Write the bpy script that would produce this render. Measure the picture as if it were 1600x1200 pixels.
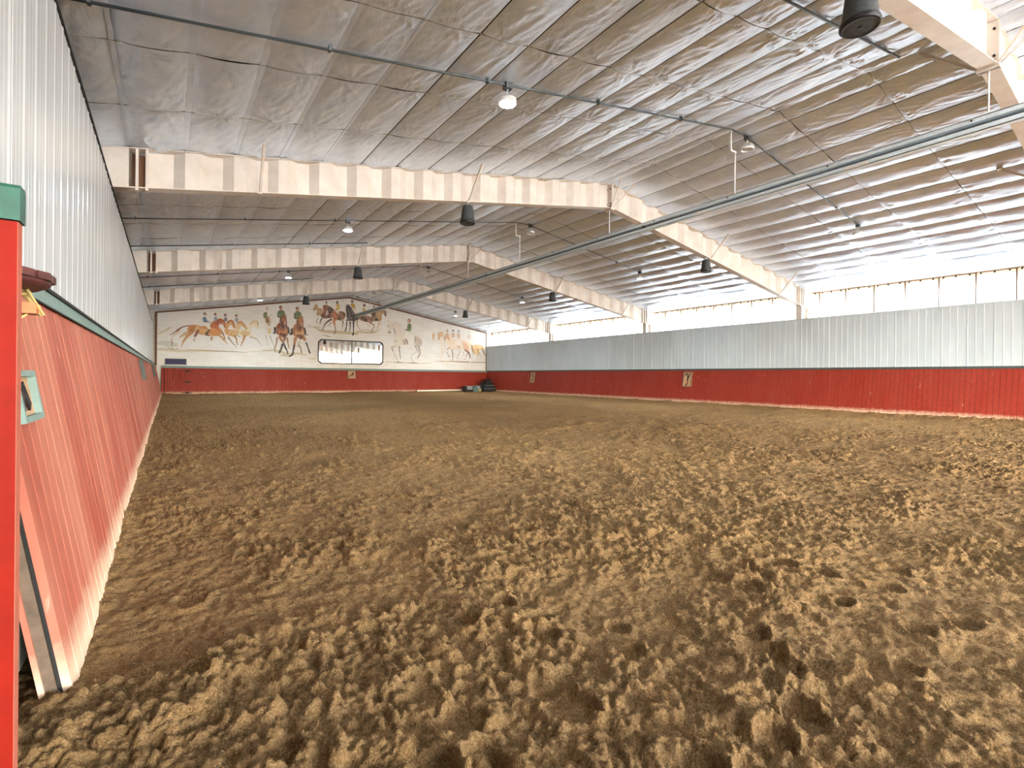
import bpy, math, random
import numpy as np
from mathutils import Matrix, Vector
random.seed(4); rng = np.random.default_rng(7)
scn = bpy.context.scene
for o in list(bpy.data.objects): bpy.data.objects.remove(o)
col = scn.collection

# ------------------------------------------------------------------ camera
CAM_H = 1.15; FPX = 781.83; YAW = 0.6022; ROLL = 0.0086
fw = Vector((math.sin(YAW), math.cos(YAW), 0)); r0 = Vector((math.cos(YAW), -math.sin(YAW), 0)); u0 = Vector((0, 0, 1))
rt = math.cos(ROLL)*r0 + math.sin(ROLL)*u0; up = -math.sin(ROLL)*r0 + math.cos(ROLL)*u0
cd = bpy.data.cameras.new('camera'); cam = bpy.data.objects.new('camera', cd); col.objects.link(cam)
cam.matrix_world = Matrix(((rt.x, up.x, -fw.x, 0), (rt.y, up.y, -fw.y, 0), (rt.z, up.z, -fw.z, CAM_H), (0, 0, 0, 1)))
cd.sensor_width = 36; cd.lens = FPX/1600*36; cd.shift_y = -11.93/1600; cd.clip_start = 0.05; cd.clip_end = 300
scn.camera = cam

# ------------------------------------------------------------------ sky, daylight, exposure
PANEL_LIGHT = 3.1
LAMP_LIGHT = 1000.0          # glow of the slope lamps, switched on as added fill light
SKY = 11.0
w = bpy.data.worlds.new('sky'); scn.world = w; w.use_nodes = True
nt = w.node_tree; bg = nt.nodes['Background']
sky = nt.nodes.new('ShaderNodeTexSky'); sky.sky_type = 'NISHITA'; sky.sun_disc = False
sky.sun_elevation = math.radians(48); sky.sun_rotation = math.radians(200); sky.air_density = 1.2; sky.dust_density = 3.0
mx = nt.nodes.new('ShaderNodeMix'); mx.data_type = 'RGBA'; mx.inputs[0].default_value = .55
nt.links.new(sky.outputs[0], mx.inputs[6]); mx.inputs[7].default_value = (.76, .84, .94, 1)
nt.links.new(mx.outputs[2], bg.inputs[0]); bg.inputs[1].default_value = SKY
scn.view_settings.view_transform = 'Standard'; scn.view_settings.look = 'None'
scn.view_settings.gamma = 1; scn.view_settings.use_curve_mapping = False
scn.view_settings.exposure = 1.16
scn.cycles.max_bounces = 10; scn.cycles.diffuse_bounces = 6; scn.cycles.glossy_bounces = 6
scn.cycles.sample_clamp_indirect = 12
scn.cycles.use_denoising = True
scn.cycles.denoising_prefilter = 'NONE'

# ------------------------------------------------------------------ measures (metres)
XC, ZR = 9.522, 6.216                     # ridge
XR, ZE = 20.40, 4.432                     # outer wall with the clerestory
SL = (ZR-4.432)/(XC+.844); SR = (ZR-ZE)/(XR-XC)
XLO = -1.35                               # outer wall behind the corrugated liner
YB, YE = -13.4, 32.34
FRAMES = [2.03, 9.40, 16.91, 24.62]
KH = 1.55
def roof(x): return ZR-SL*(XC-x) if x < XC else ZR-SR*(x-XC)

# ------------------------------------------------------------------ materials
def lin(h):
    h = h.lstrip('#'); return tuple(((c/12.92) if c <= .04045 else ((c+.055)/1.055)**2.4) for c in (int(h[i:i+2], 16)/255 for i in (0, 2, 4)))
class NT:
    def __init__(s, name):
        s.m = bpy.data.materials.new(name); s.m.use_nodes = True; s.t = s.m.node_tree; s.b = s.t.nodes['Principled BSDF']
    def n(s, k, **kw):
        x = s.t.nodes.new(k)
        for a, v in kw.items(): setattr(x, a, v)
        return x
    def l(s, a, b): s.t.links.new(a, b)
    def coord(s, which='Object', scale=(1, 1, 1)):
        c = s.n('ShaderNodeTexCoord'); m = s.n('ShaderNodeMapping'); m.inputs['Scale'].default_value = scale
        s.l(c.outputs[which], m.inputs[0]); return m.outputs[0]
    def pos(s, scale=(1, 1, 1)):
        c = s.n('ShaderNodeNewGeometry'); m = s.n('ShaderNodeMapping'); m.inputs['Scale'].default_value = scale
        s.l(c.outputs['Position'], m.inputs[0]); return m.outputs[0]
    def noise(s, vec, scale, detail=4, rough=.6):
        x = s.n('ShaderNodeTexNoise'); x.inputs['Scale'].default_value = scale; x.inputs['Detail'].default_value = detail; x.inputs['Roughness'].default_value = rough
        s.l(vec, x.inputs['Vector']); return x.outputs['Fac']
    def ramp(s, fac, stops):
        x = s.n('ShaderNodeValToRGB'); e = x.color_ramp.elements
        while len(e) < len(stops): e.new(.5)
        for i, (p, c) in enumerate(stops): e[i].position = p; e[i].color = (*c, 1) if len(c) == 3 else c
        s.l(fac, x.inputs[0]); return x.outputs[0]
    def mix(s, fac, a, b, blend='MIX'):
        x = s.n('ShaderNodeMix', data_type='RGBA', blend_type=blend)
        for sock, v in ((x.inputs[0], fac), (x.inputs[6], a), (x.inputs[7], b)):
            if hasattr(v, 'links'): s.l(v, sock)
            else: sock.default_value = v if isinstance(v, (int, float)) else (*v, 1)
        return x.outputs[2]
    def bump(s, h, strength=.3, dist=.01, normal=None):
        x = s.n('ShaderNodeBump'); x.inputs['Strength'].default_value = strength; x.inputs['Distance'].default_value = dist
        s.l(h, x.inputs['Height'])
        if normal is not None: s.l(normal, x.inputs['Normal'])
        s.l(x.outputs[0], s.b.inputs['Normal']); return x.outputs[0]
    def set(s, base=None, rough=None, metal=None, spec=None):
        for k, v in (('Base Color', base), ('Roughness', rough), ('Metallic', metal), ('Specular IOR Level', spec)):
            if v is None: continue
            if hasattr(v, 'links'): s.l(v, s.b.inputs[k])
            else: s.b.inputs[k].default_value = (*v, 1) if isinstance(v, tuple) else v
        return s.m
def simple(name, c, rough=.5, metal=0, var=.12, scale=9, bump=0, spec=.4):
    a = NT(name); c = lin(c); f = a.noise(a.pos(), scale, 5)
    b = a.ramp(f, [(.3, tuple(x*(1-var) for x in c)), (.7, tuple(min(1, x*(1+var)) for x in c))])
    if bump: a.bump(f, bump, .004)
    return a.set(b, rough, metal, spec)
def zof(a):
    g = a.n('ShaderNodeNewGeometry'); s = a.n('ShaderNodeSeparateXYZ'); a.l(g.outputs['Position'], s.inputs[0]); return s.outputs[2]
def mrange(a, v, f0, f1, t0=0, t1=1):
    x = a.n('ShaderNodeMapRange'); a.l(v, x.inputs[0])
    for i, q in enumerate((f0, f1, t0, t1)): x.inputs[1+i].default_value = q
    return x.outputs[0]
def madd(a, v, m, v2=None, op='MULTIPLY'):
    x = a.n('ShaderNodeMath', operation=op)
    a.l(v, x.inputs[0])
    if hasattr(m, 'links'): a.l(m, x.inputs[1])
    else: x.inputs[1].default_value = m
    return x.outputs[0]

def mat_dirt():
    a = NT('arena_dirt'); p = a.pos()
    big = a.noise(p, .35, 4); mid = a.noise(p, 7, 7, .75); fine = a.noise(p, 55, 5, .7)
    c = a.ramp(mid, [(.25, lin('#503117')), (.5, lin('#8f5e2e')), (.75, lin('#b88542'))])
    c = a.mix(.5, c, a.ramp(big, [(.35, lin('#7a4e24')), (.65, lin('#aa793a'))]))
    c = a.mix(.38, c, a.ramp(fine, [(.3, lin('#4d3826')), (.7, lin('#bfa27a'))]))
    c = a.mix(.32, c, a.ramp(a.noise(p, 150, 3, .6), [(.32, lin('#3f2a18')), (.68, lin('#d3b07e'))]))
    h = a.noise(p, 70, 6, .75); h2 = a.noise(p, 24, 5, .7)
    x = a.n('ShaderNodeMath', operation='MULTIPLY_ADD'); a.l(h2, x.inputs[0]); x.inputs[1].default_value = 2.2; a.l(h, x.inputs[2])
    a.bump(x.outputs[0], 1.0, .03)
    return a.set(c, 1.0, 0, .1)
def mat_foil():
    a = NT('foil_vapour_barrier'); p = a.pos()
    f = a.noise(a.pos((1, .35, 1)), 22, 6, .65); g = a.noise(p, 3.5, 4); q = a.noise(a.pos((.25, 1, 1)), 60, 3)
    r = a.noise(a.pos((.12, 1, .5)), 46, 4, .6)
    x = a.n('ShaderNodeMath', operation='MULTIPLY_ADD'); a.l(r, x.inputs[0]); x.inputs[1].default_value = .45; a.l(f, x.inputs[2])
    a.bump(x.outputs[0], .5, .012)
    c = a.ramp(g, [(.3, lin('#d8e6f8')), (.7, lin('#e8f3ff'))])
    return a.set(c, a.ramp(g, [(.3, (.31,)*3), (.7, (.36,)*3)]), .66)
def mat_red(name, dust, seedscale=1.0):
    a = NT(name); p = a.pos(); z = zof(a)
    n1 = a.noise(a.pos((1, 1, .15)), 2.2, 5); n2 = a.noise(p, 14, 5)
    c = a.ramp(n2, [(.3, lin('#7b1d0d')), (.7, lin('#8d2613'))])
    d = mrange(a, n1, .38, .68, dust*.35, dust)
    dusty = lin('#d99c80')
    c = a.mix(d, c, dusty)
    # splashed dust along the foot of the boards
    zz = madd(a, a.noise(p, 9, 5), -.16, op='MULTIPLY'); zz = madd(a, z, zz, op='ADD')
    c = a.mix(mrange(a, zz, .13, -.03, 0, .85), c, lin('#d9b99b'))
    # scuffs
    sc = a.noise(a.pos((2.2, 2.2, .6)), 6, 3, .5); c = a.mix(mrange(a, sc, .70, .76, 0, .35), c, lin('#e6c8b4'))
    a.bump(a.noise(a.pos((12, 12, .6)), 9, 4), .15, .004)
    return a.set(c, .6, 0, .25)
def mat_white_metal():
    a = NT('white_enamel_sheet'); p = a.pos()
    a.bump(a.noise(a.pos((1, 1, .5)), 2.2, 3), .12, .05)
    f = a.noise(p, 1.2, 4)
    return a.set(a.ramp(f, [(.3, lin('#bfc3c4')), (.7, lin('#cacdce'))]), .2, 0, .6)
def mat_liner():
    a = NT('pale_grey_liner'); f = a.noise(a.pos((1, 1, .4)), 1.5, 4)
    return a.set(a.ramp(f, [(.3, lin('#b2bdc3')), (.7, lin('#bfc9ce'))]), .45)
def mat_beam():
    a = NT('cream_steel_paint'); f = a.noise(a.pos(), 3, 5)
    return a.set(a.ramp(f, [(.25, lin('#c6bcb0')), (.75, lin('#dcd5cc'))]), .45)
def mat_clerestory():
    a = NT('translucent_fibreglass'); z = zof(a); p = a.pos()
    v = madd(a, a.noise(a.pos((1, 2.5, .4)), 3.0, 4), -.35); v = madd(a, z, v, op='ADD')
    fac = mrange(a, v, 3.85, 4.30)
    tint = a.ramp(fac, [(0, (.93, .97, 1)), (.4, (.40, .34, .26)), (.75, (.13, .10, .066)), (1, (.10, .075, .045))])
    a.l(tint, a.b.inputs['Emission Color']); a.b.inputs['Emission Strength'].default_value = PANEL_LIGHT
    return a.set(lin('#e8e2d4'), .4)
def mat_mural():
    a = NT('mural_white_paint'); f = a.noise(a.pos((1, 1, 2)), .8, 5); g = a.noise(a.pos((.5, 1, 3)), 3, 4)
    c = a.ramp(f, [(.3, lin('#e2dfd8')), (.7, lin('#f1efea'))]); c = a.mix(.25, c, a.ramp(g, [(.35, lin('#bfb8a6')), (.65, lin('#eeeae2'))]))
    return a.set(c, .7)
def mat_paint():
    a = NT('mural_figure_paint'); at = a.n('ShaderNodeVertexColor', layer_name='paint')
    f = a.noise(a.pos(), 9, 4); c = a.mix(mrange(a, f, .35, .7, 0, .28), at.outputs[0], lin('#e6dfd0'))
    return a.set(c, .75)
M = dict(dirt=mat_dirt(), foil=mat_foil(), red=mat_red('red_plank_paint', .05), red_dusty_lit=mat_red('dusty_lit_red_plank_paint', .42), white=mat_white_metal(), liner=mat_liner(),  # dusty planks also painted paler, as the wall facing the light
    beam=mat_beam(), cler=mat_clerestory(), mural=mat_mural(), paint=mat_paint(),
    deck=simple('dark_roof_deck', '#3a3632', .8), strap=simple('grey_strap', '#7d756c', .5, .3), galv=simple('galvanised_steel', '#dcedf8', .5, 0, .08, 20),
    conduit=simple('conduit_steel', '#555d60', .4, .5), green=simple('grey_green_trim', '#71857d', .5, 0, .15), dkgreen=simple('dark_green_paint', '#1d4a3a', .45, 0, .25, 30),
    darktrim=simple('dark_trim', '#3d4440', .5), brown=simple('brown_trim', '#6e4a30', .6), black=simple('black_plastic', '#1b1d20', .4, 0, .2, 30),
    speaker=simple('weathered_speaker', '#3e4344', .6, 0, .35, 25), lampwhite=simple('white_lamp_housing', '#dfe3e4', .35, 0, .05), iron=simple('black_iron', '#241c1a', .5, .4),
    tan=simple('tan_sign_board', '#b08a68', .7, 0, .2, 20), signframe=simple('brown_sign_frame', '#7a6248', .6), navy=simple('navy_glass_pane', '#0c1648', .5), mirror=None,
    postred=simple('bright_red_paint', '#7a1303', .6, 0, .12, 14, 0, .15), walnut=simple('dark_walnut_wood', '#4a2420', .55, 0, .35, 30, .3), brass=simple('pale_brass', '#c9b070', .35, .6), orange=simple('orange_wood', '#c07048', .6, 0, .15, 18),
    pole=simple('white_pole_paint', '#e8ddc8', .5), grey=simple('grey_plastic', '#7d7f80', .5), teal=simple('dull_green_plastic', '#4d625c', .5, 0, .3, 20), gravel=simple('outside_gravel', '#b9b2a4', .9, 0, .15, 3),
    concrete=simple('grey_block', '#6e665c', .9, 0, .3, 6, .4), wood=simple('weathered_edge_wood', '#5f4d3e', .8, 0, .3, 25, .4), lens=simple('lamp_lens', '#c9cbca', .2), lit=None, slot=simple('rail_slot_grey', '#7f8a92', .5), gap=simple('shadow_gap', '#201d1b', .9), label=simple('white_label', '#e9e6e0', .5))
_m = NT('lit_lamp_lens'); _m.b.inputs['Emission Color'].default_value = (.74, .90, 1, 1); _m.b.inputs['Emission Strength'].default_value = LAMP_LIGHT; M['lit'] = _m.set((.8, .8, .8), .3)
_m = NT('mirror_glass'); M['mirror'] = _m.set((.93, .95, .95), .02, 1.0)

# ------------------------------------------------------------------ mesh helpers
def raw(name, V, F, mat, parent=None, smooth=False, kind=None):
    me = bpy.data.meshes.new(name); me.from_pydata([tuple(v) for v in V], [], F); me.update()
    if smooth: me.polygons.foreach_set('use_smooth', [True]*len(me.polygons))
    me.materials.append(mat)
    return link(name, me, parent, kind)
def link(name, me, parent=None, kind=None):
    o = bpy.data.objects.new(name, me); col.objects.link(o)
    if parent is not None: o.parent = parent
    if kind: o['kind'] = kind
    return o
def empty(name, loc=(0, 0, 0), rz=0, label=None, cat=None, group=None, kind=None, parent=None):
    o = bpy.data.objects.new(name, None); o.empty_display_size = .1; col.objects.link(o); o.location = loc; o.rotation_euler = (0, 0, rz)
    tag(o, label, cat, group, kind)
    if parent is not None: o.parent = parent
    return o
def tag(o, label=None, cat=None, group=None, kind=None):
    for k, v in (('label', label), ('category', cat), ('group', group), ('kind', kind)):
        if v: o[k] = v
    return o
class MB:
    def __init__(s): s.V = []; s.F = []
    def add(s, V, F):
        n = len(s.V); s.V += [tuple(v) for v in V]; s.F += [tuple(i+n for i in f) for f in F]; return s
    def box(s, x0, x1, y0, y1, z0, z1):
        return s.add([(x, y, z) for z in (z0, z1) for y in (y0, y1) for x in (x0, x1)], [(0, 2, 3, 1), (4, 5, 7, 6), (0, 1, 5, 4), (2, 6, 7, 3), (0, 4, 6, 2), (1, 3, 7, 5)])
    def prism(s, poly, axis, a, b):
        # poly: outline in the two other axes, extruded from a to b along axis
        def pt(p, t): return (t, p[0], p[1]) if axis == 'x' else (p[0], t, p[1]) if axis == 'y' else (p[0], p[1], t)
        n = len(poly); V = [pt(p, a) for p in poly]+[pt(p, b) for p in poly]
        F = [tuple(range(n))[::-1], tuple(range(n, 2*n))]+[(i, (i+1) % n, n+(i+1) % n, n+i) for i in range(n)]
        return s.add(V, F)
    def tube(s, p, q, r, n=8, r2=None):
        p = Vector(p); q = Vector(q); d = (q-p).normalized(); a = d.orthogonal().normalized(); b = d.cross(a); r2 = r if r2 is None else r2
        V = [p+(a*math.cos(t)+b*math.sin(t))*r for t in (2*math.pi*i/n for i in range(n))]+[q+(a*math.cos(t)+b*math.sin(t))*r2 for t in (2*math.pi*i/n for i in range(n))]
        return s.add(V, [tuple(range(n))[::-1], tuple(range(n, 2*n))]+[(i, (i+1) % n, n+(i+1) % n, n+i) for i in range(n)])
    def lathe(s, prof, n=20, c=(0, 0, 0)):
        V = []; F = []
        for r, z in prof: V += [(c[0]+r*math.cos(2*math.pi*i/n), c[1]+r*math.sin(2*math.pi*i/n), c[2]+z) for i in range(n)]
        for k in range(len(prof)-1):
            for i in range(n): j = (i+1) % n; F.append((k*n+i, k*n+j, (k+1)*n+j, (k+1)*n+i))
        F.append(tuple(range(n))[::-1]); F.append(tuple(range((len(prof)-1)*n, len(prof)*n)))
        return s.add(V, F)
    def ob(s, name, mat, parent=None, smooth=False, kind=None): return raw(name, s.V, s.F, mat, parent, smooth, kind)
    def mesh(s, name, mat):
        me = bpy.data.meshes.new(name); me.from_pydata(s.V, [], s.F); me.update(); me.materials.append(mat); return me
def copy_tree(o, parent=None):
    c = o.copy(); col.objects.link(c)
    if parent is not None: c.parent = parent
    for ch in o.children: copy_tree(ch, c)
    return c

# ------------------------------------------------------------------ numeric noise
def hsh(i, j, s):
    h = (i.astype(np.int64)*374761393+j.astype(np.int64)*668265263+s*1274126177) & 0xffffffff
    h = ((h ^ (h >> 13))*1274126177) & 0xffffffff; h = h ^ (h >> 16)
    return (h & 0xffffff)/float(0xffffff)
def vnoise(x, y, s=0):
    i = np.floor(x); j = np.floor(y); u = x-i; v = y-j; u = u*u*(3-2*u); v = v*v*(3-2*v); i = i.astype(np.int64); j = j.astype(np.int64)
    a = hsh(i, j, s); b = hsh(i+1, j, s); c = hsh(i, j+1, s); d = hsh(i+1, j+1, s)
    return (a*(1-u)+b*u)*(1-v)+(c*(1-u)+d*u)*v
def fbm(x, y, s=0, o=4):
    t = 0; a = .5; tot = 0
    for k in range(o): t = t+a*vnoise(x*2**k, y*2**k, s+k*17); tot += a; a *= .5
    return t/tot
def lumps(x, y, s=0, fill=.8):
    # rounded clods scattered over a unit lattice: height 0..1
    i = np.floor(x).astype(np.int64); j = np.floor(y).astype(np.int64); out = np.zeros_like(x)
    for di in (-1, 0, 1):
        for dj in (-1, 0, 1):
            a = i+di; b = j+dj
            cx = a+hsh(a, b, s+1); cy = b+hsh(a, b, s+2); r = .35+.4*hsh(a, b, s+3); on = hsh(a, b, s+4) < fill
            d = ((x-cx)**2+(y-cy)**2)/(r*r)
            out = np.maximum(out, np.where(on & (d < 1), np.sqrt(np.clip(1-d, 0, 1))*r*1.3, 0))
    return out

# ================================================================== large structure
# ---- dirt floor: one displaced sheet, finer towards the standpoint
def axis_lines(a, b, c0, fine, grow):
    out = [a]
    while out[-1] < b: out.append(out[-1]+fine+grow*max(0, out[-1]-c0))
    return np.array(out)
def dirt_height(X, Y):
    dist = np.hypot(X, Y)
    wx = X+.05*(vnoise(X*9, Y*9, 51)-.5); wy = Y+.05*(vnoise(X*9, Y*9, 52)-.5)
    dens = np.clip((fbm(X*1.1, Y*1.1, 3, 3)-.36)*4.2, .34, 1)
    h = (fbm(X*.7, Y*.7, 11, 3)-.5)*.06+(fbm(X*2.4, Y*2.4, 12, 3)-.5)*.04
    h = h+dens*(lumps(wx/.105, wy/.105, 20, .5)*.024+lumps(wx/.21, wy/.21+9, 24, .4)*.020+lumps(wx/.052+31, wy/.052, 30, .75)*.027+lumps(wx/.029, wy/.029+17, 40, .8)*.016+lumps(wx/.0165, wy/.0165+5, 44, .8)*.0065*(dist < 7))
    h = h+(fbm(X*14, Y*14, 60, 3)-.5)*.024
    # hoof prints: cup with a pushed-up rim
    q = np.random.default_rng(5); n = 150
    hx = q.uniform(-.1, 9, n)*q.uniform(.15, 1, n)+.1; hy = .7+q.uniform(0, 1, n)**1.7*10; hr = q.uniform(.055, .085, n)
    near = dist < 14; Xn = X[near]; Yn = Y[near]; hn = h[near]
    for a, b, r in zip(hx, hy, hr):
        m = (abs(Xn-a) < r*2.6) & (abs(Yn-b) < r*2.6)
        if not m.any(): continue
        d = np.hypot(Xn[m]-a, (Yn[m]-b)*1.0)/r
        d = d*(.62+.85*vnoise(Xn[m]*14, Yn[m]*14, 9)); hn[m] = np.where(d < 1.0, hn[m]*(.35+.4*d**3)-.024*(1-d**4), hn[m]+.014*np.exp(-((d-1.2)/.3)**2))
    h[near] = hn
    # dirt thrown up against the foot of the boards
    h = h+.022*np.exp(-np.clip(X+.27, 0, 9)/.12)+.07*np.exp(-np.clip(19.2+.0185*(Y-9.4)-X, 0, 9)/.35)+.06*np.exp(-np.clip(31.95-Y, 0, 9)/.4)
    return h-.004
xs = axis_lines(-1.4, 20.6, 1.6, .0061, .0036); ys = np.concatenate([np.linspace(YB, .1, 40), axis_lines(.12, 32.6, 1.3, .0063, .0048)])
GX, GY = np.meshgrid(xs, ys); H = dirt_height(GX.ravel(), GY.ravel()).reshape(GX.shape)
ny, nx = GX.shape
co = np.stack([GX, GY, H], -1).reshape(-1, 3).astype(np.float32)
idx = np.arange(nx*ny).reshape(ny, nx); quads = np.stack([idx[:-1, :-1], idx[:-1, 1:], idx[1:, 1:], idx[1:, :-1]], -1).reshape(-1, 4)
def grid_mesh(name, co, quads, mat, smooth=True):
    me = bpy.data.meshes.new(name); me.vertices.add(len(co)); me.vertices.foreach_set('co', np.ascontiguousarray(co, np.float32).ravel())
    me.loops.add(quads.size); me.loops.foreach_set('vertex_index', quads.ravel().astype(np.int32))
    me.polygons.add(len(quads)); me.polygons.foreach_set('loop_start', np.arange(0, quads.size, 4, dtype=np.int32)); 
    me.polygons.foreach_set('use_smooth', np.full(len(quads), smooth)); me.materials.append(mat); me.update(calc_edges=True); return me
floor = link('floor', grid_mesh('floor', co, quads, M['dirt']), kind='structure')
print('floor tris', len(quads)*2)
raw('ground_outside', [(-30, -70, -.05), (50, -70, -.05), (50, YB, -.05), (-30, YB, -.05)], [(0, 1, 2, 3)], M['gravel'], kind='structure')

# ---- foil-faced ceiling
ceiling = empty('ceiling', (0, 0, 0), kind='structure')
xl = [XLO+.02]+[-.495+.6888*k for k in range(15)]+[XC]+[XC+.40+.6888*k for k in range(15)]+[XR-.02]
yl = [2.03-7.37+1.474*i for i in range(5)]
for a, b in zip(FRAMES, FRAMES[1:]+[YE]): yl += [a+(b-a)*i/5 for i in range(5)]
yl.append(YE)
def px_of(x, y, z):
    v = Vector((x, y, z-CAM_H)); d = v.dot(fw)
    return None if d < .3 else (800+FPX*v.dot(rt)/d, 588.07-FPX*v.dot(up)/d)
def cell(x0, x1, y0, y1, seed, nu, nv, foldy):
    u = np.linspace(0, 1, nu+1); v = np.linspace(0, 1, nv+1); U, V = np.meshgrid(u, v)
    gx, gy = .009, .004
    X = x0+gx+(x1-x0-2*gx)*U; Y = y0+gy+(y1-y0-2*gy)*V
    q = np.random.default_rng(seed); amp = q.uniform(.040, .066)*(1.0 if x0 < XC else 1.15); sk = q.uniform(.7, 1.1)
    prof = np.sin(np.pi*U**sk)**.75; along = .55+.45*np.sin(np.pi*V)**.45
    z = amp*prof*along
    edge = np.minimum(1, np.minimum(np.minimum(U, 1-U)*(x1-x0), np.minimum(V, 1-V)*(y1-y0))/.05)
    wr = (fbm(X*7, Y*3.0, 70, 3)-.5)*.016
    # creases fanning from the fastener on the strap line
    for cx, cy in ((q.uniform(.25, .75), 0), (q.uniform(.25, .75), 1)):
        dx = (U-cx)*(x1-x0); dy = (V-cy)*(y1-y0); rr = np.hypot(dx, dy); th = np.arctan2(dy, dx)
        wr = wr+.030*np.exp(-rr/.25)*(1-np.exp(-(rr/.07)**2))*(vnoise(th*9+seed, rr*2, 81)-.5)*2
    wr = wr+.012*(vnoise((X+.35*Y)*20, (Y-.35*X)*4, 90)-.5)+.012*(vnoise((X-.2*Y)*4, (Y+.2*X)*22, 93)-.5)*np.clip(fbm(X*.9, Y*.9, 95, 2)*3-1, 0, 1)
    z = z+edge*wr
    base = np.where(X < XC, ZR-SL*(XC-X), ZR-SR*(X-XC))+.022
    co = np.stack([X, Y, base-z], -1).reshape(-1, 3)
    i = np.arange((nu+1)*(nv+1)).reshape(nv+1, nu+1)
    return co, np.stack([i[:-1, :-1], i[1:, :-1], i[1:, 1:], i[:-1, 1:]], -1).reshape(-1, 4)
cells = []
for i in range(len(xl)-1):
    for j in range(len(yl)-1):
        x0, x1, y0, y1 = xl[i], xl[i+1], yl[j], yl[j+1]
        ps = [px_of(x, y, roof(x)) for x in (x0, (x0+x1)/2, x1) for y in (y0, (y0+y1)/2, y1)]
        ps = [p for p in ps if p]; seen = any(-40 < p[0] < 1640 and -40 < p[1] < 1240 for p in ps)
        d = (Vector(((x0+x1)/2, (y0+y1)/2, roof((x0+x1)/2)-CAM_H))).length
        cells.append((seen, d, x0, x1, y0, y1, i*100+j))
seen = sorted([c for c in cells if c[0]], key=lambda c: c[1])
for k, (s, d, x0, x1, y0, y1, sd) in enumerate(seen[:298]):
    co, qd = cell(x0, x1, y0, y1, sd, 26 if k < 120 else 12, 44 if k < 120 else 18, 0)
    link('foil_panel', grid_mesh('foil_panel', co, qd, M['foil']), ceiling)
rest = seen[298:]+[c for c in cells if not c[0]]
for nm, cond in (('far_foil_lining', lambda c: True),):
    A = []; Q = []; n = 0
    for (s, d, x0, x1, y0, y1, sd) in rest:
        co, qd = cell(x0, x1, y0, y1, sd, 8 if s else 4, 10 if s else 4, 0); A.append(co); Q.append(qd+n); n += len(co)
    link(nm, grid_mesh(nm, np.concatenate(A), np.concatenate(Q), M['foil']), ceiling, 'stuff')
raw('rear_foil_lining', [(XLO, YB, roof(XLO)), (XC, YB, ZR), (XC, yl[0], ZR), (XLO, yl[0], roof(XLO)), (XR, YB, ZE), (XR, yl[0], ZE)], [(0, 3, 2, 1), (1, 2, 5, 4)], M['foil'], ceiling)
t = .12
MB().add([(XLO-.2, YB, roof(XLO-.2)+.09), (XC, YB, ZR+.09), (XR+.2, YB, roof(XR+.2)+.09), (XLO-.2, YB, roof(XLO-.2)+.05+t), (XC, YB, ZR+.05+t), (XR+.2, YB, roof(XR+.2)+.05+t)] +
         [(XLO-.2, YE+.5, roof(XLO-.2)+.09), (XC, YE+.5, ZR+.09), (XR+.2, YE+.5, roof(XR+.2)+.09), (XLO-.2, YE+.5, roof(XLO-.2)+.05+t), (XC, YE+.5, ZR+.05+t), (XR+.2, YE+.5, roof(XR+.2)+.05+t)],
         [(0, 1, 7, 6), (1, 2, 8, 7), (3, 9, 10, 4), (4, 10, 11, 5), (0, 6, 9, 3), (2, 5, 11, 8), (0, 3, 4, 1), (1, 4, 5, 2), (6, 7, 10, 9), (7, 8, 11, 10)]).ob('roof_deck', M['deck'], ceiling)
# flat purlin covers showing along the low side of the slope, and thin straps across it
for x, wd in ((-.495, .02), (.194, .035), (.882, .035), (1.571, .03), (2.26, .022)):
    m = MB()
    for a, b in zip(FRAMES, FRAMES[1:]+[YE]):
        m.prism([(x-wd, roof(x-wd)+.020), (x+wd, roof(x+wd)+.020), (x+wd, roof(x+wd)+.008), (x-wd, roof(x-wd)+.008)], 'y', a+.1, b-.1)
    m.ob('purlin_cover', M['foil'], ceiling)
for y in yl[3:-1]:
    if any(abs(y-f) < .05 for f in FRAMES): continue
    MB().prism([(XLO+.05, roof(XLO+.05)+.02), (XC, ZR+.02), (XC, ZR+.008), (XLO+.05, roof(XLO+.05)+.008)], 'y', y-.006, y+.006).ob('insulation_strap', M['strap'], ceiling)
    MB().prism([(XC, ZR+.02), (XR-.05, roof(XR-.05)+.02), (XR-.05, roof(XR-.05)+.008), (XC, ZR+.008)], 'y', y-.006, y+.006).ob('insulation_strap', M['strap'], ceiling)

# ---- corrugated wall above the long kick wall
WX = -.70; WTOP = 3.84
wall_left = empty('wall_left', (0, 0, 0), kind='structure')
def corr_sheet(L, z0, z1, rib=.0055, pitch=.305, wav=0):
    pts = []; n = round(L/pitch); p = L/n
    for k in range(n):
        o = k*p
        pts += [(o, 0), (o+.07, 0), (o+.078, .0012), (o+.092, .0012), (o+.10, 0), (o+.15, 0), (o+.158, .0012), (o+.172, .0012), (o+.18, 0), (o+.225, 0), (o+.25, rib), (o+.28, rib), (o+.304, 0)]
    pts.append((L, 0)); return pts
def sheet_mesh(name, prof, z0, z1, mat, nz=1):
    V = []; F = []; n = len(prof)
    for k in range(nz+1): V += [(a, -b, z0+(z1-z0)*k/nz) for a, b in prof]
    for k in range(nz):
        for i in range(n-1): F.append((k*n+i, k*n+i+1, (k+1)*n+i+1, (k+1)*n+i))
    V2 = len(V); V += [(prof[0][0], .02, z0), (prof[-1][0], .02, z0), (prof[-1][0], .02, z1), (prof[0][0], .02, z1)]
    F.append((V2, V2+3, V2+2, V2+1))
    F.append((V2+1,V2+2,nz*n+n-1,n-1)); F.append((V2,0,nz*n,V2+3))
    me = bpy.data.meshes.new(name); me.from_pydata(V, [], F); me.update(); me.materials.append(mat); return me
sm = sheet_mesh('metal_sheet', corr_sheet(.913, 0, 1), 1.2, WTOP, M['white'])
y = -3.6; k = 0
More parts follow.
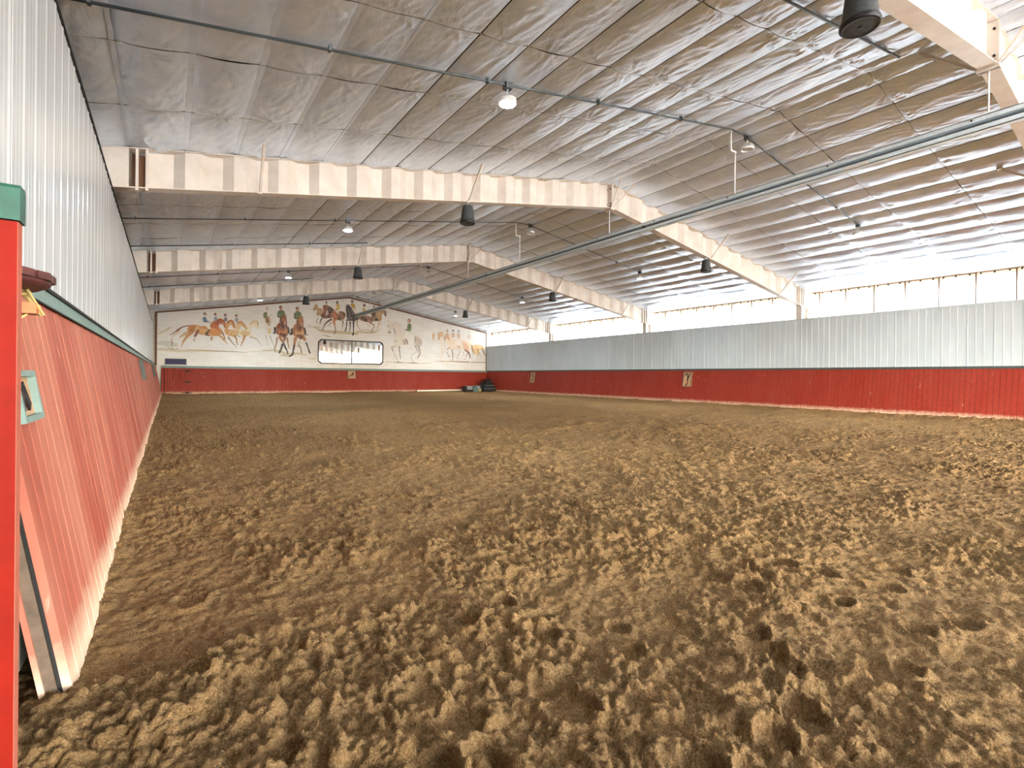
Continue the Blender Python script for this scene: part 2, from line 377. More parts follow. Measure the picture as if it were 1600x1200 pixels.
while y < YE-.2:
    o = link('metal_sheet', sm, wall_left); o.location = (WX+random.uniform(0, .006), y, random.uniform(-.015, .015)); o.rotation_euler = (0, 0, math.pi/2); y += .915
MB().box(WX-.03, WX, YB, -3.6, 0, WTOP).ob('rear_wall_sheet', M['white'], wall_left)
# wavy dark strip painting in the shaded gap where the sheets stop
V = []; F = []
N = 240
for i in range(N+1):
    yy = -3+(YE+2.6)*i/N; g = .010+.028*float(vnoise(np.array([yy*.8]), np.array([.5]), 3)[0])**2
    V += [(WX-.02, yy, WTOP-.02), (WX-.02, yy, WTOP+g), (WX+.02, yy, WTOP+g), (WX+.02, yy, WTOP-.008)]
    if i:
        a = 4*(i-1)
        for p in range(4): F.append((a+p, a+(p+1) % 4, a+4+(p+1) % 4, a+4+p))
raw('edge_strip', V, F, M['gap'], wall_left)
MB().box(XLO-.06, XLO, YB, YE+.3, 0, 4.54).ob('outer_sheet', M['deck'], wall_left)

# ---- wall with the grey liner and the clerestory
SKEW = .0185
def lx(y): return 19.43+SKEW*(y-9.4)
wall_right = empty('wall_right', (0, 0, 0), kind='structure')
LT = 3.36
lp = MB().prism([(0, 0), (.018, 0), (.022, -.006), (.030, -.006), (.034, 0), (.20, 0), (.204, -.004), (.215, -.004), (.219, 0), (.38, 0), (.384, -.004), (.395, -.004), (.399, 0), (.588, 0), (.588, .03), (0, .03)], 'z', 1.56, LT).mesh('liner_panel', M['liner'])
rz = -math.pi/2-math.atan(SKEW)
y = 32.3
while y > -1.0:
    o = link('liner_panel', lp, wall_right); o.location = (lx(y)+random.uniform(0, .004), y, 0); o.rotation_euler = (0, 0, rz); y -= .590
MB().add([(lx(y), y, 0), (lx(y)+.05, y, 0), (lx(YB)+.05, YB, 0), (lx(YB), YB, 0), (lx(y), y, LT), (lx(y)+.05, y, LT), (lx(YB)+.05, YB, LT), (lx(YB), YB, LT)], [(0, 3, 7, 4), (4, 7, 6, 5), (1, 5, 6, 2), (0, 4, 5, 1), (3, 2, 6, 7)]).ob('rear_liner_panel', M['liner'], wall_right)
m = MB(); a, b = 32.3, YB
m.add([(lx(q)+dx, q, zz) for q in (a, b) for dx, zz in ((-.012, LT-.03), (-.012, LT+.03), (.08, LT+.03), (.08, LT-.03))], [(0, 1, 2, 3), (7, 6, 5, 4), (0, 4, 5, 1), (1, 5, 6, 2), (2, 6, 7, 3), (3, 7, 4, 0)]).ob('liner_cap', M['liner'], wall_right)
prof = [(0, 0), (.05, 0), (.06, .03), (.09, .03), (.10, 0), (.36, 0), (.37, .014), (.39, .014), (.40, 0), (.62, 0), (.63, .014), (.65, .014), (.66, 0), (.885, 0)]
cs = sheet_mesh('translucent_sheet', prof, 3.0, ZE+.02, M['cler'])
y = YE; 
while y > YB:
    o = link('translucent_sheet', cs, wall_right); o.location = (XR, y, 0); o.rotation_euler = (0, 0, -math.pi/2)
    MB().box(XR-.032, XR-.006, y-.014, y+.014, 3.0, ZE).ob('sheet_lap', M['brown'], wall_right)
    for q in (.11, .42, .75): MB().box(XR-.05, XR-.02, y-q-.02, y-q+.02, ZE-.045, ZE-.005).ob('closure_block', M['gap'], wall_right)
    y -= .895
MB().box(XR+.03, XR+.06, YB, YE+.3, 0, 4.54).ob('outer_sheet', M['white'], wall_right)
MB().box(XR-.03, XR+.02, YB, YE, ZE-.004, ZE+.05).ob('eave_angle', M['tan'], wall_right)

# ---- end walls
wall_end = empty('wall_end', (0, 0, 0), kind='structure')
def gable(y0, y1, z0=0): return MB().prism([(XLO, z0), (XR+.02, z0), (XR+.02, ZE+.1), (XC, ZR+.1), (XLO, roof(XLO)+.1)], 'y', y0, y1)
gable(YE+.06, YE+.16).ob('end_sheet', M['mural'], wall_end)
wall_back = empty('wall_back', (0, 0, 0), kind='structure')
DZ = 4.25; D1, D2, D3, D4 = .8, 8.6, 10.6, 18.8
for x0, x1 in ((XLO, D1), (D2, D3), (D4, XR)): MB().box(x0, x1, YB-.1, YB, 0, DZ).ob('back_pier', M['white'], wall_back)
MB().prism([(XLO, DZ), (XR, DZ), (XR, ZE+.1), (XC, ZR+.1), (XLO, roof(XLO)+.1)], 'y', YB-.1, YB).ob('back_gable', M['white'], wall_back)
for x0, x1 in ((D1, D2), (D3, D4)):
    li = bpy.data.lights.new('doorway_portal', 'AREA'); li.shape = 'RECTANGLE'; li.size = x1-x0; li.size_y = DZ; li.cycles.is_portal = True
    lo = bpy.data.objects.new('doorway_portal', li); col.objects.link(lo); lo.location = ((x0+x1)/2, YB-.05, DZ/2); lo.rotation_euler = (math.pi/2, 0, 0)

# ================================================================== roof frames
def dep(x): return .60+.0042*(x+.7)
def frame(y, label, plus_y_arms=False):
    f = empty('roof_frame', (XC, y, 0), 0, label, 'roof frame', 'cream steel roof frames'); par = f
    def O(mb, name, mat=M['beam']):
        mb.V = [(v[0]-XC, v[1]-y, v[2]) for v in mb.V]; return mb.ob(name, mat, par)
    T = .014
    for side in (0, 1):
        xa, xb = (XLO+.05, XC-.006) if side == 0 else (XC+.006, XR-.03)
        O(MB().prism([(xa, roof(xa)-.005), (xb, roof(xb)-.005), (xb, roof(xb)-.005-T), (xa, roof(xa)-.005-T)], 'y', y-.10, y+.10), 'top_flange')
        xe = xa if side == 0 else xa; c0, c1 = (xa, xb) if side == 0 else (xa, 19.78)
        O(MB().prism([(c0, roof(c0)-dep(c0)), (c1, roof(c1)-dep(c1)), (c1, roof(c1)-dep(c1)+T), (c0, roof(c0)-dep(c0)+T)], 'y', y-.10, y+.10), 'bottom_flange')
        # web folded into wide trapezoid ribs
        w0, w1 = (.05, XC-.12) if side == 0 else (XC+.12, 19.30)
        P = .6888; n = round((w1-w0)/P); P = (w1-w0)/n; V = []; F = []; pts = []
        for k in range(n):
            o = w0+k*P; pts += [(o, .05), (o+P*.22, -.07), (o+P*.50, -.07), (o+P*.72, .05)]
        pts.append((w1, .05))
        pts = [((-.28, .05) if side == 0 else (w0-.11, .05))]+pts+[((w1+.11, .05) if side == 0 else (19.42, .05))]
        for off in (0, .008):
            for x, d in pts: V += [(x, y+d+off, roof(x)-dep(x)+T), (x, y+d+off, roof(x)-.02)]
        m = len(pts)*2
        for i in range(len(pts)-1):
            a = 2*i; F += [(a, a+2, a+3, a+1), (m+a, m+a+1, m+a+3, m+a+2)]
        O(MB().add(V, F), 'corrugated_web')
        # plain end plate and the open slot beside it, with its shade painted brown
        e0, e1 = (XLO+.08, -.50) if side == 0 else (19.74, XR-.03)
        O(MB().prism([(e0, roof(e0)-dep(e0)-(0 if side == 0 else .0)), (e1, roof(e1)-dep(e1)), (e1, roof(e1)-.02), (e0, roof(e0)-.02)], 'y', y-.085, y+.085), 'end_plate')
        for s0 in ((-.42, -.30) if side == 0 else (19.45, 19.60)):
            O(MB().prism([(s0, roof(s0)-dep(s0)-.03), (s0+.035, roof(s0)-dep(s0)-.03), (s0+.035, roof(s0)-.02), (s0, roof(s0)-.02)], 'y', y-.09, y+.06), 'stiffener')
        s0 = -.47 if side == 0 else 19.5
        O(MB().box(s0, s0+.2, y+.05, y+.06, roof(s0)-dep(s0)+.02, roof(s0)-.05), 'slot_shade_plate', M['brown'])
        # angle braces from the lower flange up to the purlin
        for bx in ((1.25, 5.25) if side == 0 else (13.85, 17.95)):
            zb = roof(bx)-dep(bx)
            mbx = MB().tube((bx, y-.09, zb+.01), (bx-.03, y-.70, roof(bx)-.03), .027, 4); mbx.box(bx-.05, bx+.03, y-.115, y-.07, zb-.02, zb+.02); O(mbx, 'flange_brace')
    # bolted splice at the ridge
    for s in (-1, 1): O(MB().prism([(XC+s*.004, ZR-dep(XC)-.05), (XC+s*.022, ZR-dep(XC)-.05), (XC+s*.022, ZR-.03), (XC+s*.004, ZR-.03)], 'y', y-.11, y+.11), 'splice_plate')
    for dz in (.05, .12, .5):
        for dy in (-.06, .06): O(MB().tube((XC-.045, y+dy, ZR-dep(XC)+dz), (XC+.045, y+dy, ZR-dep(XC)+dz), .017, 6), 'splice_bolt', M['iron'])
    zb = ZR-dep(XC)
    for tx in (XC-.20, XC+.34): O(MB().tube((XC+(.03 if tx > XC else -.03), y-.1, zb), (tx, y-.60, roof(tx)-.03), .018, 4), 'flange_brace')
    if plus_y_arms:
        for tx in (XC-.10, XC+.06): O(MB().tube((XC, y+.1, zb), (tx, y+.78, roof(tx)-.05), .026, 4), 'ridge_arm')
    O(MB().box(XC-.07, XC+.07, y-.12, y+.12, zb-.05, zb), 'ridge_bracket')
    # column on the clerestory side
    cx = max(19.5, lx(y)+.07)
    O(MB().box(cx, cx+.015, y-.10, y+.10, 0, roof(cx)-dep(cx)).box(cx+.015, 19.99, y-.006, y+.006, 0, roof(19.7)-dep(19.7)).box(19.99, 20.005, y-.10, y+.10, 0, roof(20)-dep(20)+.05), 'column')
    O(MB().box(-1.25, -1.235, y-.10, y+.10, 0, 3.8).box(-1.235, -.76, y-.006, y+.006, 0, 3.84).box(-.76, -.745, y-.10, y+.10, 0, 3.84), 'column')
    return f
frame(FRAMES[0], 'cream steel roof frame whose ridge splice hangs at the top corner above the metal rail', True)
frame(FRAMES[1], 'cream steel roof frame spanning the ceiling, the largest one seen whole')
frame(FRAMES[2], 'cream steel roof frame standing behind the largest one, middle of the row')
frame(FRAMES[3], 'cream steel roof frame that stands last before the horse mural')
frame(-5.4, 'cream steel roof frame behind the standpoint, glimpsed only in the wall mirror')

# ================================================================== kick walls
PW = .1245; LEAN = .174
def plank_mesh(name, mat, wd=PW, h=1.5):
    g = .0036; c = .0012; th = .026
    base = [(g, c), (g+c, 0), (wd-g-c, 0), (wd-g, c), (wd-g, th), (g, th)]
    V = [(x, y+LEAN*z, z) for z in (-.08, h) for x, y in base]; n = 6
    F = [tuple(range(n))[::-1], tuple(range(n, 2*n))]+[(i, (i+1) % n, n+(i+1) % n, n+i) for i in range(n)]
    me = bpy.data.meshes.new(name); me.from_pydata(V, [], F); me.update(); me.materials.append(mat); return me
def kick_wall(loc, rz, length, mat, label, capmat, skip=(), cap_h=(1.49, 1.57), cap_d=.20, start=0):
    k = empty('kick_wall', loc, rz, label, 'kick wall'); pm = plank_mesh('plank', mat); s = start
    while s < length:
        if not any(a < s+PW/2 < b for a, b in skip):
            o = link('plank', pm, k); o.location = (s, random.uniform(-.0006, .0006), random.uniform(-.01, 0))
        s += PW
    for a, b in ([(start, length)] if not skip else [(start, skip[0][0]), (skip[0][1], length)]): MB().add([(x, y+LEAN*z, z) for z in (-.08, 1.48) for y in (.0265, .036) for x in (a, b)], [(0, 2, 3, 1), (4, 5, 7, 6), (0, 1, 5, 4), (2, 6, 7, 3), (0, 4, 6, 2), (1, 3, 7, 5)]).ob('added_gap_backing', M['gap'], k)  # dark sheet added behind the planks so no light shows through gaps
    z0, z1 = cap_h; y0 = LEAN*z0-.012
    MB().prism([(y0, z0), (y0+LEAN*(z1-z0), z1), (y0+cap_d, z1+.004), (y0+cap_d, z0)], 'x', start-.01, length).ob('cap_board', capmat, k)
    return k
K0 = 2.32
kl = kick_wall((-.262, 0, 0), math.pi/2, 32.0, M['red_dusty_lit'], 'long leaning kick wall of dusty red planks under the white corrugated sheets', M['green'], start=K0)
yb = LEAN*1.49-.012
MB().box(K0-.02, 32, yb-.006, yb+.0, 1.482, 1.490).ob('cap_shadow_line', M['gap'], kl)  # dark strip painting the shadow line under the cap board
MB().box(K0-.02, 32, yb+.002, yb+.015, 1.570, 1.588).ob('cap_shadow_line', M['gap'], kl)  # dark strip painting the shaded gap above the cap board
# raw end of this wall at the gate opening
def leanbar(mb, x0, x1, d0, d1, z0, z1): return mb.add([(x, d+LEAN*z, z) for z in (z0, z1) for d in (d0, d1) for x in (x0, x1)], [(0, 2, 3, 1), (4, 5, 7, 6), (0, 1, 5, 4), (2, 6, 7, 3), (0, 4, 6, 2), (1, 3, 7, 5)])
leanbar(MB(), K0-.012, K0-.001, .037, .068, -.05, 1.49).ob('end_stud', M['wood'], kl)
leanbar(MB(), K0-.02, K0+.001, .068, .084, -.05, 1.49).ob('back_edge_board', M['red_dusty_lit'], kl)
MB().box(K0+.10, K0+1.4, .16, .19, .10, .62).ob('footing_board', M['concrete'], kl)
kr = kick_wall((lx(32.2)-.27+.0, 32.2, 0), rz, 34.0, M['red'], 'long leaning kick wall of red planks under the pale grey liner panels', M['darktrim'], cap_h=(1.485, 1.56), cap_d=.06)
DX0, DX1 = -.16, .86
EY = YE-.30
ke = kick_wall((-.30, EY, 0), 0, 20.2, M['red'], 'short red plank kick wall along the foot of the horse mural', M['green'], skip=((DX0+.30, DX1+.30),), cap_h=(1.44, 1.56), cap_d=.10)
# door leaf let into it
dr = empty('arena_door', (DX0, EY, 0), 0, 'red plank door with three black strap hinges in the corner under the mural', 'door')
pm2 = plank_mesh('door_plank', M['red'], (DX1-DX0)/8)
for k in range(8):
    o = link('door_plank', pm2, dr); o.location = (k*(DX1-DX0)/8, .008, -.005)
for z in (1.28, .70, .12):
    V = []; y0 = LEAN*z
    h = MB(); h.prism([(1.02+dx, z+dz) for dx, dz in ((-.24, .006), (-.14, .022), (-.06, .02), (-.045, .055), (.045, .055), (.06, .02), (.14, .022), (.24, .006), (.24, -.006), (.14, -.022), (.06, -.02), (.045, -.055), (-.045, -.055), (-.06, -.02), (-.14, -.022), (-.24, -.006))], 'y', y0-.016, y0-.004)
    h.tube((1.02, y0-.02, z-.06), (1.02, y0-.02, z+.06), .014, 6).ob('strap_hinge', M['iron'], dr)
MB().box(.02, .05, LEAN*.66-.03, LEAN*.66, .60, .72).ob('door_latch', M['iron'], dr)

# ================================================================== mural
mu = empty('mural', (0, YE-.02, 0), 0, 'wide painted mural of horses and riders on white boards across the gable', 'mural')
MX0, MX1, MZ0 = -.49, 19.79, 1.57
W = 1.2012
x = MX0; n = 17; W = (MX1-MX0)/n
for k in range(n):
    a, b = x+k*W+.003, x+(k+1)*W-.003
    for z0, z1 in ((MZ0, 4.0), (4.006, 9)):
        ta, tb = min(z1, roof(a)-.10), min(z1, roof(b)-.10)
        if ta < z0+.02 and tb < z0+.02: continue
        poly = [(a, z0), (b, z0), (b, max(tb, z0+.01)), (a, max(ta, z0+.01))]
        if a < XC < b and z1 > 5: poly = [(a, z0), (b, z0), (b, tb), (XC, ZR-.10), (a, ta)]
        MB().prism(poly, 'y', 0, .02).ob('mural_board', M['mural'], mu)
for x0, x1 in ((MX0-.03, XC), (XC, MX1+.03)):
    MB().prism([(x0, roof(x0)-.16), (x1, roof(x1)-.16), (x1, roof(x1)-.075), (x0, roof(x0)-.075)], 'y', -.03, .02).ob('top_moulding', M['brown'], mu)
MB().box(MX1-.005, MX1+.05, -.03, .02, MZ0, roof(MX1)-.1).ob('side_moulding', M['brown'], mu)
MB().box(MX0-.10, MX0-.0, -.03, .02, MZ0, roof(MX0)-.1).ob('side_moulding', M['brown'], mu)
MURAL = [('g',[('cfc6ae',1,[-.52,2.4,.075,-.12,2.43,.175,.48,2.37,.15,1.14,2.4,.113,2.27,2.42,.088]),
('b7a27c',1,[.81,2.45,.02,1.32,2.44,.055,2.27,2.42,.06]),
('a28c64',1,[1.77,2.43,.02,2.27,2.42,.05]),
('cbc9bd',1,[-.5,2.73,.15,-.12,2.75,.275,.41,2.67,.2]),
('8a7a5c',1,[-.08,2.63,.013,.11,2.46,.035,.23,2.45,.025]),
('8a7a5c',1,[.3,2.46,.025,.45,2.5,.035])]),
('g',[('a38d6a',1,[1.96,2.42,.06,2.54,2.42,.055,3.13,2.41,.04,3.74,2.4,.02]),
('c8bfa6',1,[3.74,2.44,.025,5.21,2.54,.04])]),
('g',[('cabfa2',1,[4.52,2.54,.051,5.34,2.55,.127,5.9,2.34,.19,6.46,2.42,.127,7.05,2.32,.044]),
('c4ae74',1,[7.11,2.13,.038,7.52,2.13,.044]),
('c9c3ae',1,[6.97,4.11,.044,7.72,4.09,.07]),
('c0b49a',1,[5.48,2.3,.063,6.07,2.24,.095])]),
('g',[('c3b48f',1,[7.38,4.07,.033,7.91,3.87,.163,8.77,3.85,.187,10.12,3.81,.14]),
('8d7a54',1,[7.91,3.64,.023,8.23,3.56,.051,8.41,3.54,.019]),
('a99a74',1,[7.36,4.07,.019,7.86,4.08,.023])]),
('g',[('c6b893',1,[9.96,3.94,.093,11.04,3.95,.14,11.54,4.18,.023]),
('b3a47f',1,[10.29,4.06,.042,10.79,4.11,.047,11.04,3.93,.037])]),
('g',[('c9bf9e',1,[11.96,2.04,.05,12.97,2.02,.065,14.43,2.0,.06,15.56,2.06,.02]),
('6d5f45',1,[12.65,2.02,.018,12.88,2.04,.05,13.2,2.01,.02]),
('6d5f45',1,[13.52,1.98,.018,13.95,2.03,.06,14.31,1.99,.02])]),
('g',[('cdb48a',1,[15.59,2.19,.03,17.05,2.18,.075,19.77,2.17,.055]),
('6b4a28',1,[15.93,2.17,.03,16.28,2.18,.025]),
('6b4a28',1,[16.79,2.22,.02,17.88,2.19,.045,18.38,2.2,.035]),
('7d5c38',1,[18.55,2.17,.025,19.88,2.18,.04])]),
('h',[('e6d9bd',0,[3.73,3.8,3.85,4.08,4.03,4.23,4.24,4.25,4.32,4.07,4.3,3.79,4.22,3.73,4.05,3.98,3.95,3.76,3.91,3.53,4.14,3.36,4.27,3.18,3.93,3.33,3.65,3.29,3.44,3.37,3.36,3.54]),
('d9c29a',1,[3.85,4.03,.1,4.09,4.21,.125,4.26,4.13,.1,4.28,3.78,.035]),
('7a5a33',1,[4.27,4.25,.015,4.26,4.01,.03]),
('8f8372',1,[3.85,3.3,.045,4.22,3.18,.04,4.35,3.0,.025,4.48,2.82,.015]),
('6b4a2a',1,[3.85,3.6,.025,3.93,3.62,.02])]),
('h',[('dcbf8c',0,[3.14,3.85,3.22,4.08,3.38,4.18,3.52,4.1,3.68,3.95,3.75,3.77,3.69,3.7,3.58,3.83,3.46,3.94,3.36,3.73,3.3,3.54,3.52,3.69,3.77,3.62,3.81,3.48,3.69,3.31,3.53,3.23,3.4,3.37,3.2,3.49]),
('cf8f4c',1,[3.2,3.99,.075,3.4,4.12,.125,3.52,4.01,.1,3.71,3.75,.05]),
('cfae74',0,[3.44,3.5,3.65,3.61,3.89,3.51,3.73,3.34,3.52,3.33]),
('b57d52',1,[3.61,3.38,.15,3.55,3.14,.1,3.47,2.91,.06,3.39,2.7,.025]),
('5a4a3a',1,[3.64,3.72,.02,3.74,3.75,.025]),
('8c6238',1,[3.44,3.96,.025,3.62,3.77,.03]),
('7d5a5a',1,[3.24,3.36,.06,3.4,3.23,.025])]),
('h',[('d19a58',0,[2.66,3.91,2.72,4.12,2.88,4.22,3.04,4.14,3.12,3.87,3.12,3.74,3.06,3.71,2.96,3.88,2.86,3.95,2.8,3.78,2.78,3.62,2.96,3.66,3.2,3.6,3.24,3.4,3.12,3.26,2.88,3.29,2.69,3.35,2.59,3.55]),
('a86c32',1,[2.7,3.96,.075,2.88,4.17,.1,3.04,4.03,.09,3.1,3.76,.045]),
('d9ad70',0,[2.82,3.65,3.04,3.64,3.22,3.54,3.12,3.31,2.92,3.36]),
('a57a48',1,[3.06,3.35,.125,3.19,3.13,.075,3.23,2.79,.04]),
('8a6a3e',1,[2.77,3.24,.1,2.97,2.94,.05,3.21,2.63,.022]),
('6d4c2a',1,[2.78,3.65,.02,2.82,3.6,.022]),
('6a4522',1,[2.96,3.48,.025,2.92,3.34,.02])]),
('h',[('c98a43',0,[.89,3.71,1.03,3.8,1.27,3.82,1.46,3.77,1.72,3.78,1.95,3.73,2.26,3.79,2.45,3.63,2.49,3.45,2.34,3.31,2.18,3.25,1.92,3.24,1.65,3.27,1.35,3.34,1.2,3.46,1.06,3.28,.91,3.23,.84,3.44]),
('b8712c',0,[.93,3.62,1.05,3.74,1.18,3.75,1.2,3.51,1.06,3.33,.95,3.36]),
('d9a45c',0,[1.41,3.56,1.55,3.62,1.73,3.54,1.67,3.34,1.43,3.39]),
('e0b273',0,[1.24,3.77,1.42,3.74,1.33,3.47,1.22,3.51]),
('9c5a22',1,[.94,3.75,.06,.69,3.69,.06,.44,3.53,.065,.26,3.33,.05,.05,3.19,.025]),
('5c3312',1,[.83,3.75,.025,.66,3.67,.025,.41,3.44,.035,.1,3.21,.015]),
('b89b66',1,[.1,3.62,.05,-.07,3.48,.055,-.26,3.34,.04,-.49,3.18,.02]),
('c58f4f',1,[.95,3.36,.225,.8,3.1,.125,.7,2.94,.1,.62,2.72,.045,.57,2.55,.025]),
('c9a777',1,[.84,3.36,.175,.59,3.17,.1,.48,3.08,.05]),
('8a6a4a',1,[.14,3.0,.04,.16,2.76,.035,.13,2.63,.025,.23,2.45,.02]),
('d9c9a8',1,[.48,3.38,.1,.26,3.2,.065,.12,3.04,.035]),
('7a4030',1,[1.35,3.56,.11,1.24,3.29,.125,1.17,3.16,.1]),
('9a6a44',1,[1.21,3.07,.055,1.13,2.96,.03,1.24,2.92,.025]),
('94653f',1,[1.99,3.2,.125,1.96,2.98,.045])]),
('h',[('c4692b',0,[1.89,3.79,1.99,4.0,2.18,4.17,2.37,4.25,2.54,4.19,2.64,4.02,2.67,3.82,2.63,3.73,2.53,3.88,2.39,3.94,2.31,3.78,2.39,3.49,2.43,3.36,2.26,3.3,2.07,3.43]),
('a34c1a',0,[2.12,3.96,2.29,4.18,2.52,4.17,2.6,4.0,2.41,3.98,2.22,3.88]),
('d78b3d',0,[1.88,3.68,2.07,3.69,2.3,3.55,2.4,3.4,2.24,3.3,2.03,3.4,1.88,3.42]),
('c07f3c',1,[2.22,3.39,.175,2.44,3.22,.1,2.61,2.99,.06,2.77,2.81,.025]),
('b9966a',1,[2.34,3.33,.075,2.57,3.14,.06,2.65,3.06,.025]),
('5b2f12',1,[2.55,3.9,.022,2.61,3.75,.035,2.67,3.78,.022]),
('3c2415',1,[2.6,4.04,.02,2.61,4.0,.02]),
('8a5a28',1,[2.47,3.52,.1,2.59,3.23,.05,2.63,3.08,.025]),
('4a2a12',1,[1.95,3.97,.025,2.14,4.08,.015])]),
('r',[('4d7796',0,[1.55,4.21,1.66,4.29,1.76,4.12,1.78,4.01,1.63,3.95,1.57,4.06]),
('3c5f7e',1,[1.65,4.09,.06,1.76,4.02,.05,1.91,4.02,.035]),
('e9e2cf',0,[1.63,3.95,1.74,3.96,1.93,3.69,1.88,3.62,1.74,3.72]),
('5b3a2a',0,[1.7,4.46,1.68,4.41,1.63,4.38,1.59,4.4,1.57,4.45,1.59,4.51,1.63,4.53,1.68,4.52]),
('c99a80',0,[1.75,4.42,1.74,4.37,1.7,4.34,1.67,4.36,1.65,4.42,1.67,4.47,1.7,4.5,1.73,4.48]),
('241d18',1,[1.9,3.59,.045,1.76,3.41,.115,1.73,3.3,.1,1.88,3.25,.025])]),
('r',[('4e4038',0,[2.21,4.47,2.19,4.42,2.15,4.39,2.1,4.41,2.08,4.46,2.1,4.52,2.15,4.54,2.19,4.52]),
('c9a48c',0,[2.23,4.43,2.22,4.38,2.19,4.37,2.16,4.38,2.15,4.42,2.16,4.47,2.19,4.49,2.22,4.47]),
('7d93a3',0,[2.09,4.29,2.17,4.34,2.24,4.26,2.21,4.1,2.09,4.14])]),
('r',[('4e4038',0,[2.7,4.46,2.68,4.41,2.63,4.38,2.58,4.4,2.56,4.45,2.58,4.51,2.63,4.54,2.68,4.52]),
('c9a48c',0,[2.72,4.42,2.71,4.38,2.68,4.36,2.65,4.37,2.63,4.42,2.65,4.46,2.68,4.48,2.71,4.47]),
('6d7480',0,[2.57,4.29,2.65,4.34,2.73,4.25,2.69,4.09,2.57,4.13])]),
('r',[('4e4038',0,[3.24,4.47,3.22,4.42,3.17,4.39,3.13,4.41,3.11,4.46,3.13,4.52,3.17,4.54,3.22,4.52]),
('c9a48c',0,[3.27,4.43,3.25,4.38,3.22,4.36,3.19,4.38,3.18,4.42,3.19,4.47,3.22,4.49,3.25,4.47]),
('8c98a6',0,[3.12,4.29,3.19,4.34,3.28,4.26,3.24,4.1,3.12,4.13])]),
('h',[('c9b48a',0,[4.62,4.37,4.72,4.56,4.89,4.55,4.96,4.34,4.94,4.08,4.89,3.99,4.81,4.0,4.72,4.14]),
('7d5a34',0,[4.7,4.46,4.8,4.54,4.85,4.33,4.83,4.15,4.72,4.18]),
('8a6238',1,[4.91,4.6,.02,5.04,4.7,.02]),
('e3dccb',1,[4.77,3.98,.15,4.85,3.68,.175,4.86,3.54,.075]),
('d9bf8f',0,[4.79,3.81,4.98,3.87,4.98,3.59,4.83,3.49]),
('b7b1aa',1,[4.69,3.43,.05,4.77,3.09,.035,4.82,2.78,.02]),
('b39a8a',1,[4.9,3.45,.05,5.05,3.05,.035,5.18,2.71,.025]),
('55504a',1,[4.85,4.05,.04,4.92,4.01,.025])]),
('r',[('d6b59c',0,[4.81,5.01,4.79,4.93,4.75,4.9,4.7,4.93,4.68,5.0,4.7,5.08,4.75,5.12,4.79,5.09]),
('5d6b3c',0,[4.56,4.69,4.67,4.79,4.76,4.73,4.74,4.51,4.59,4.43])]),
('h',[('8f4a25',0,[5.41,4.22,5.57,4.26,5.74,4.21,5.88,4.04,5.93,3.74,5.87,3.49,5.72,3.31,5.61,3.36,5.44,3.44,5.27,3.58,5.23,3.88,5.3,4.09]),
('b8763f',0,[5.41,3.83,5.61,3.72,5.83,3.89,5.88,3.68,5.72,3.49,5.52,3.51,5.38,3.59]),
('5d2716',0,[5.44,3.59,5.69,3.6,5.83,3.49,5.72,3.31,5.58,3.42]),
('5d2716',0,[5.43,4.34,5.54,4.71,5.71,4.75,5.82,4.52,5.83,4.13,5.71,3.97,5.6,3.84,5.46,4.01]),
('8f4a25',0,[5.51,4.53,5.6,4.73,5.74,4.7,5.82,4.46,5.78,4.09,5.69,4.03,5.6,4.23]),
('c08a78',0,[5.68,4.33,5.78,4.37,5.77,4.12,5.69,4.1]),
('5d2716',1,[5.56,4.62,.038,5.53,4.77,.019]),
('2c1710',1,[5.75,4.64,.032,5.85,4.69,.016]),
('2a1712',1,[5.66,4.01,.127,5.78,4.07,.076]),
('1d1a1c',1,[5.19,3.94,.127,5.19,3.67,.139,5.18,3.58,.095,5.07,3.59,.051]),
('1d1a1c',1,[5.88,4.01,.108,5.94,3.74,.114,5.94,3.62,.082,6.08,3.6,.044]),
('a8683a',1,[5.44,3.44,.222,5.53,3.21,.139,5.64,3.06,.114]),
('2f2522',1,[5.64,3.06,.12,5.75,2.79,.095,5.87,2.52,.076,5.9,2.37,.07]),
('8a5a3a',1,[5.72,3.37,.19,5.69,3.12,.108]),
('322a28',1,[5.61,2.97,.139,5.53,2.66,.114,5.43,2.45,.108,5.37,2.42,.051]),
('a08268',1,[5.3,3.34,.114,5.28,3.01,.082,5.18,2.68,.076,5.24,2.44,.063]),
('9a7a5a',1,[5.86,3.37,.108,5.91,2.98,.07,5.99,2.68,.038])]),
('r',[('5b7046',0,[5.32,4.84,5.48,4.98,5.68,4.92,5.74,4.73,5.6,4.66,5.51,4.53,5.38,4.49,5.32,4.61]),
('47593a',1,[5.35,4.79,.082,5.35,4.55,.089]),
('b98468',0,[5.59,5.11,5.56,5.02,5.5,4.97,5.43,5.0,5.4,5.09,5.43,5.18,5.5,5.23,5.56,5.2]),
('5c4032',1,[5.41,5.12,.063,5.46,5.18,.095,5.55,5.18,.063])]),
('h',[('a5632f',0,[6.33,4.21,6.5,4.25,6.67,4.2,6.82,4.02,6.87,3.72,6.81,3.47,6.65,3.27,6.54,3.33,6.36,3.41,6.19,3.56,6.15,3.86,6.22,4.08]),
('cc9a62',0,[6.33,3.81,6.54,3.7,6.76,3.87,6.83,3.65,6.65,3.46,6.45,3.48,6.31,3.56]),
('74401f',0,[6.36,3.57,6.62,3.58,6.77,3.46,6.65,3.27,6.51,3.39]),
('74401f',0,[6.36,4.33,6.47,4.71,6.64,4.75,6.76,4.51,6.76,4.11,6.65,3.95,6.53,3.82,6.39,4.0]),
('a5632f',0,[6.44,4.52,6.53,4.73,6.67,4.69,6.76,4.45,6.72,4.08,6.62,4.01,6.53,4.22]),
('c08a78',0,[6.62,4.32,6.72,4.36,6.71,4.11,6.62,4.09]),
('74401f',1,[6.48,4.62,.038,6.45,4.77,.019]),
('2c1710',1,[6.69,4.63,.032,6.79,4.68,.016]),
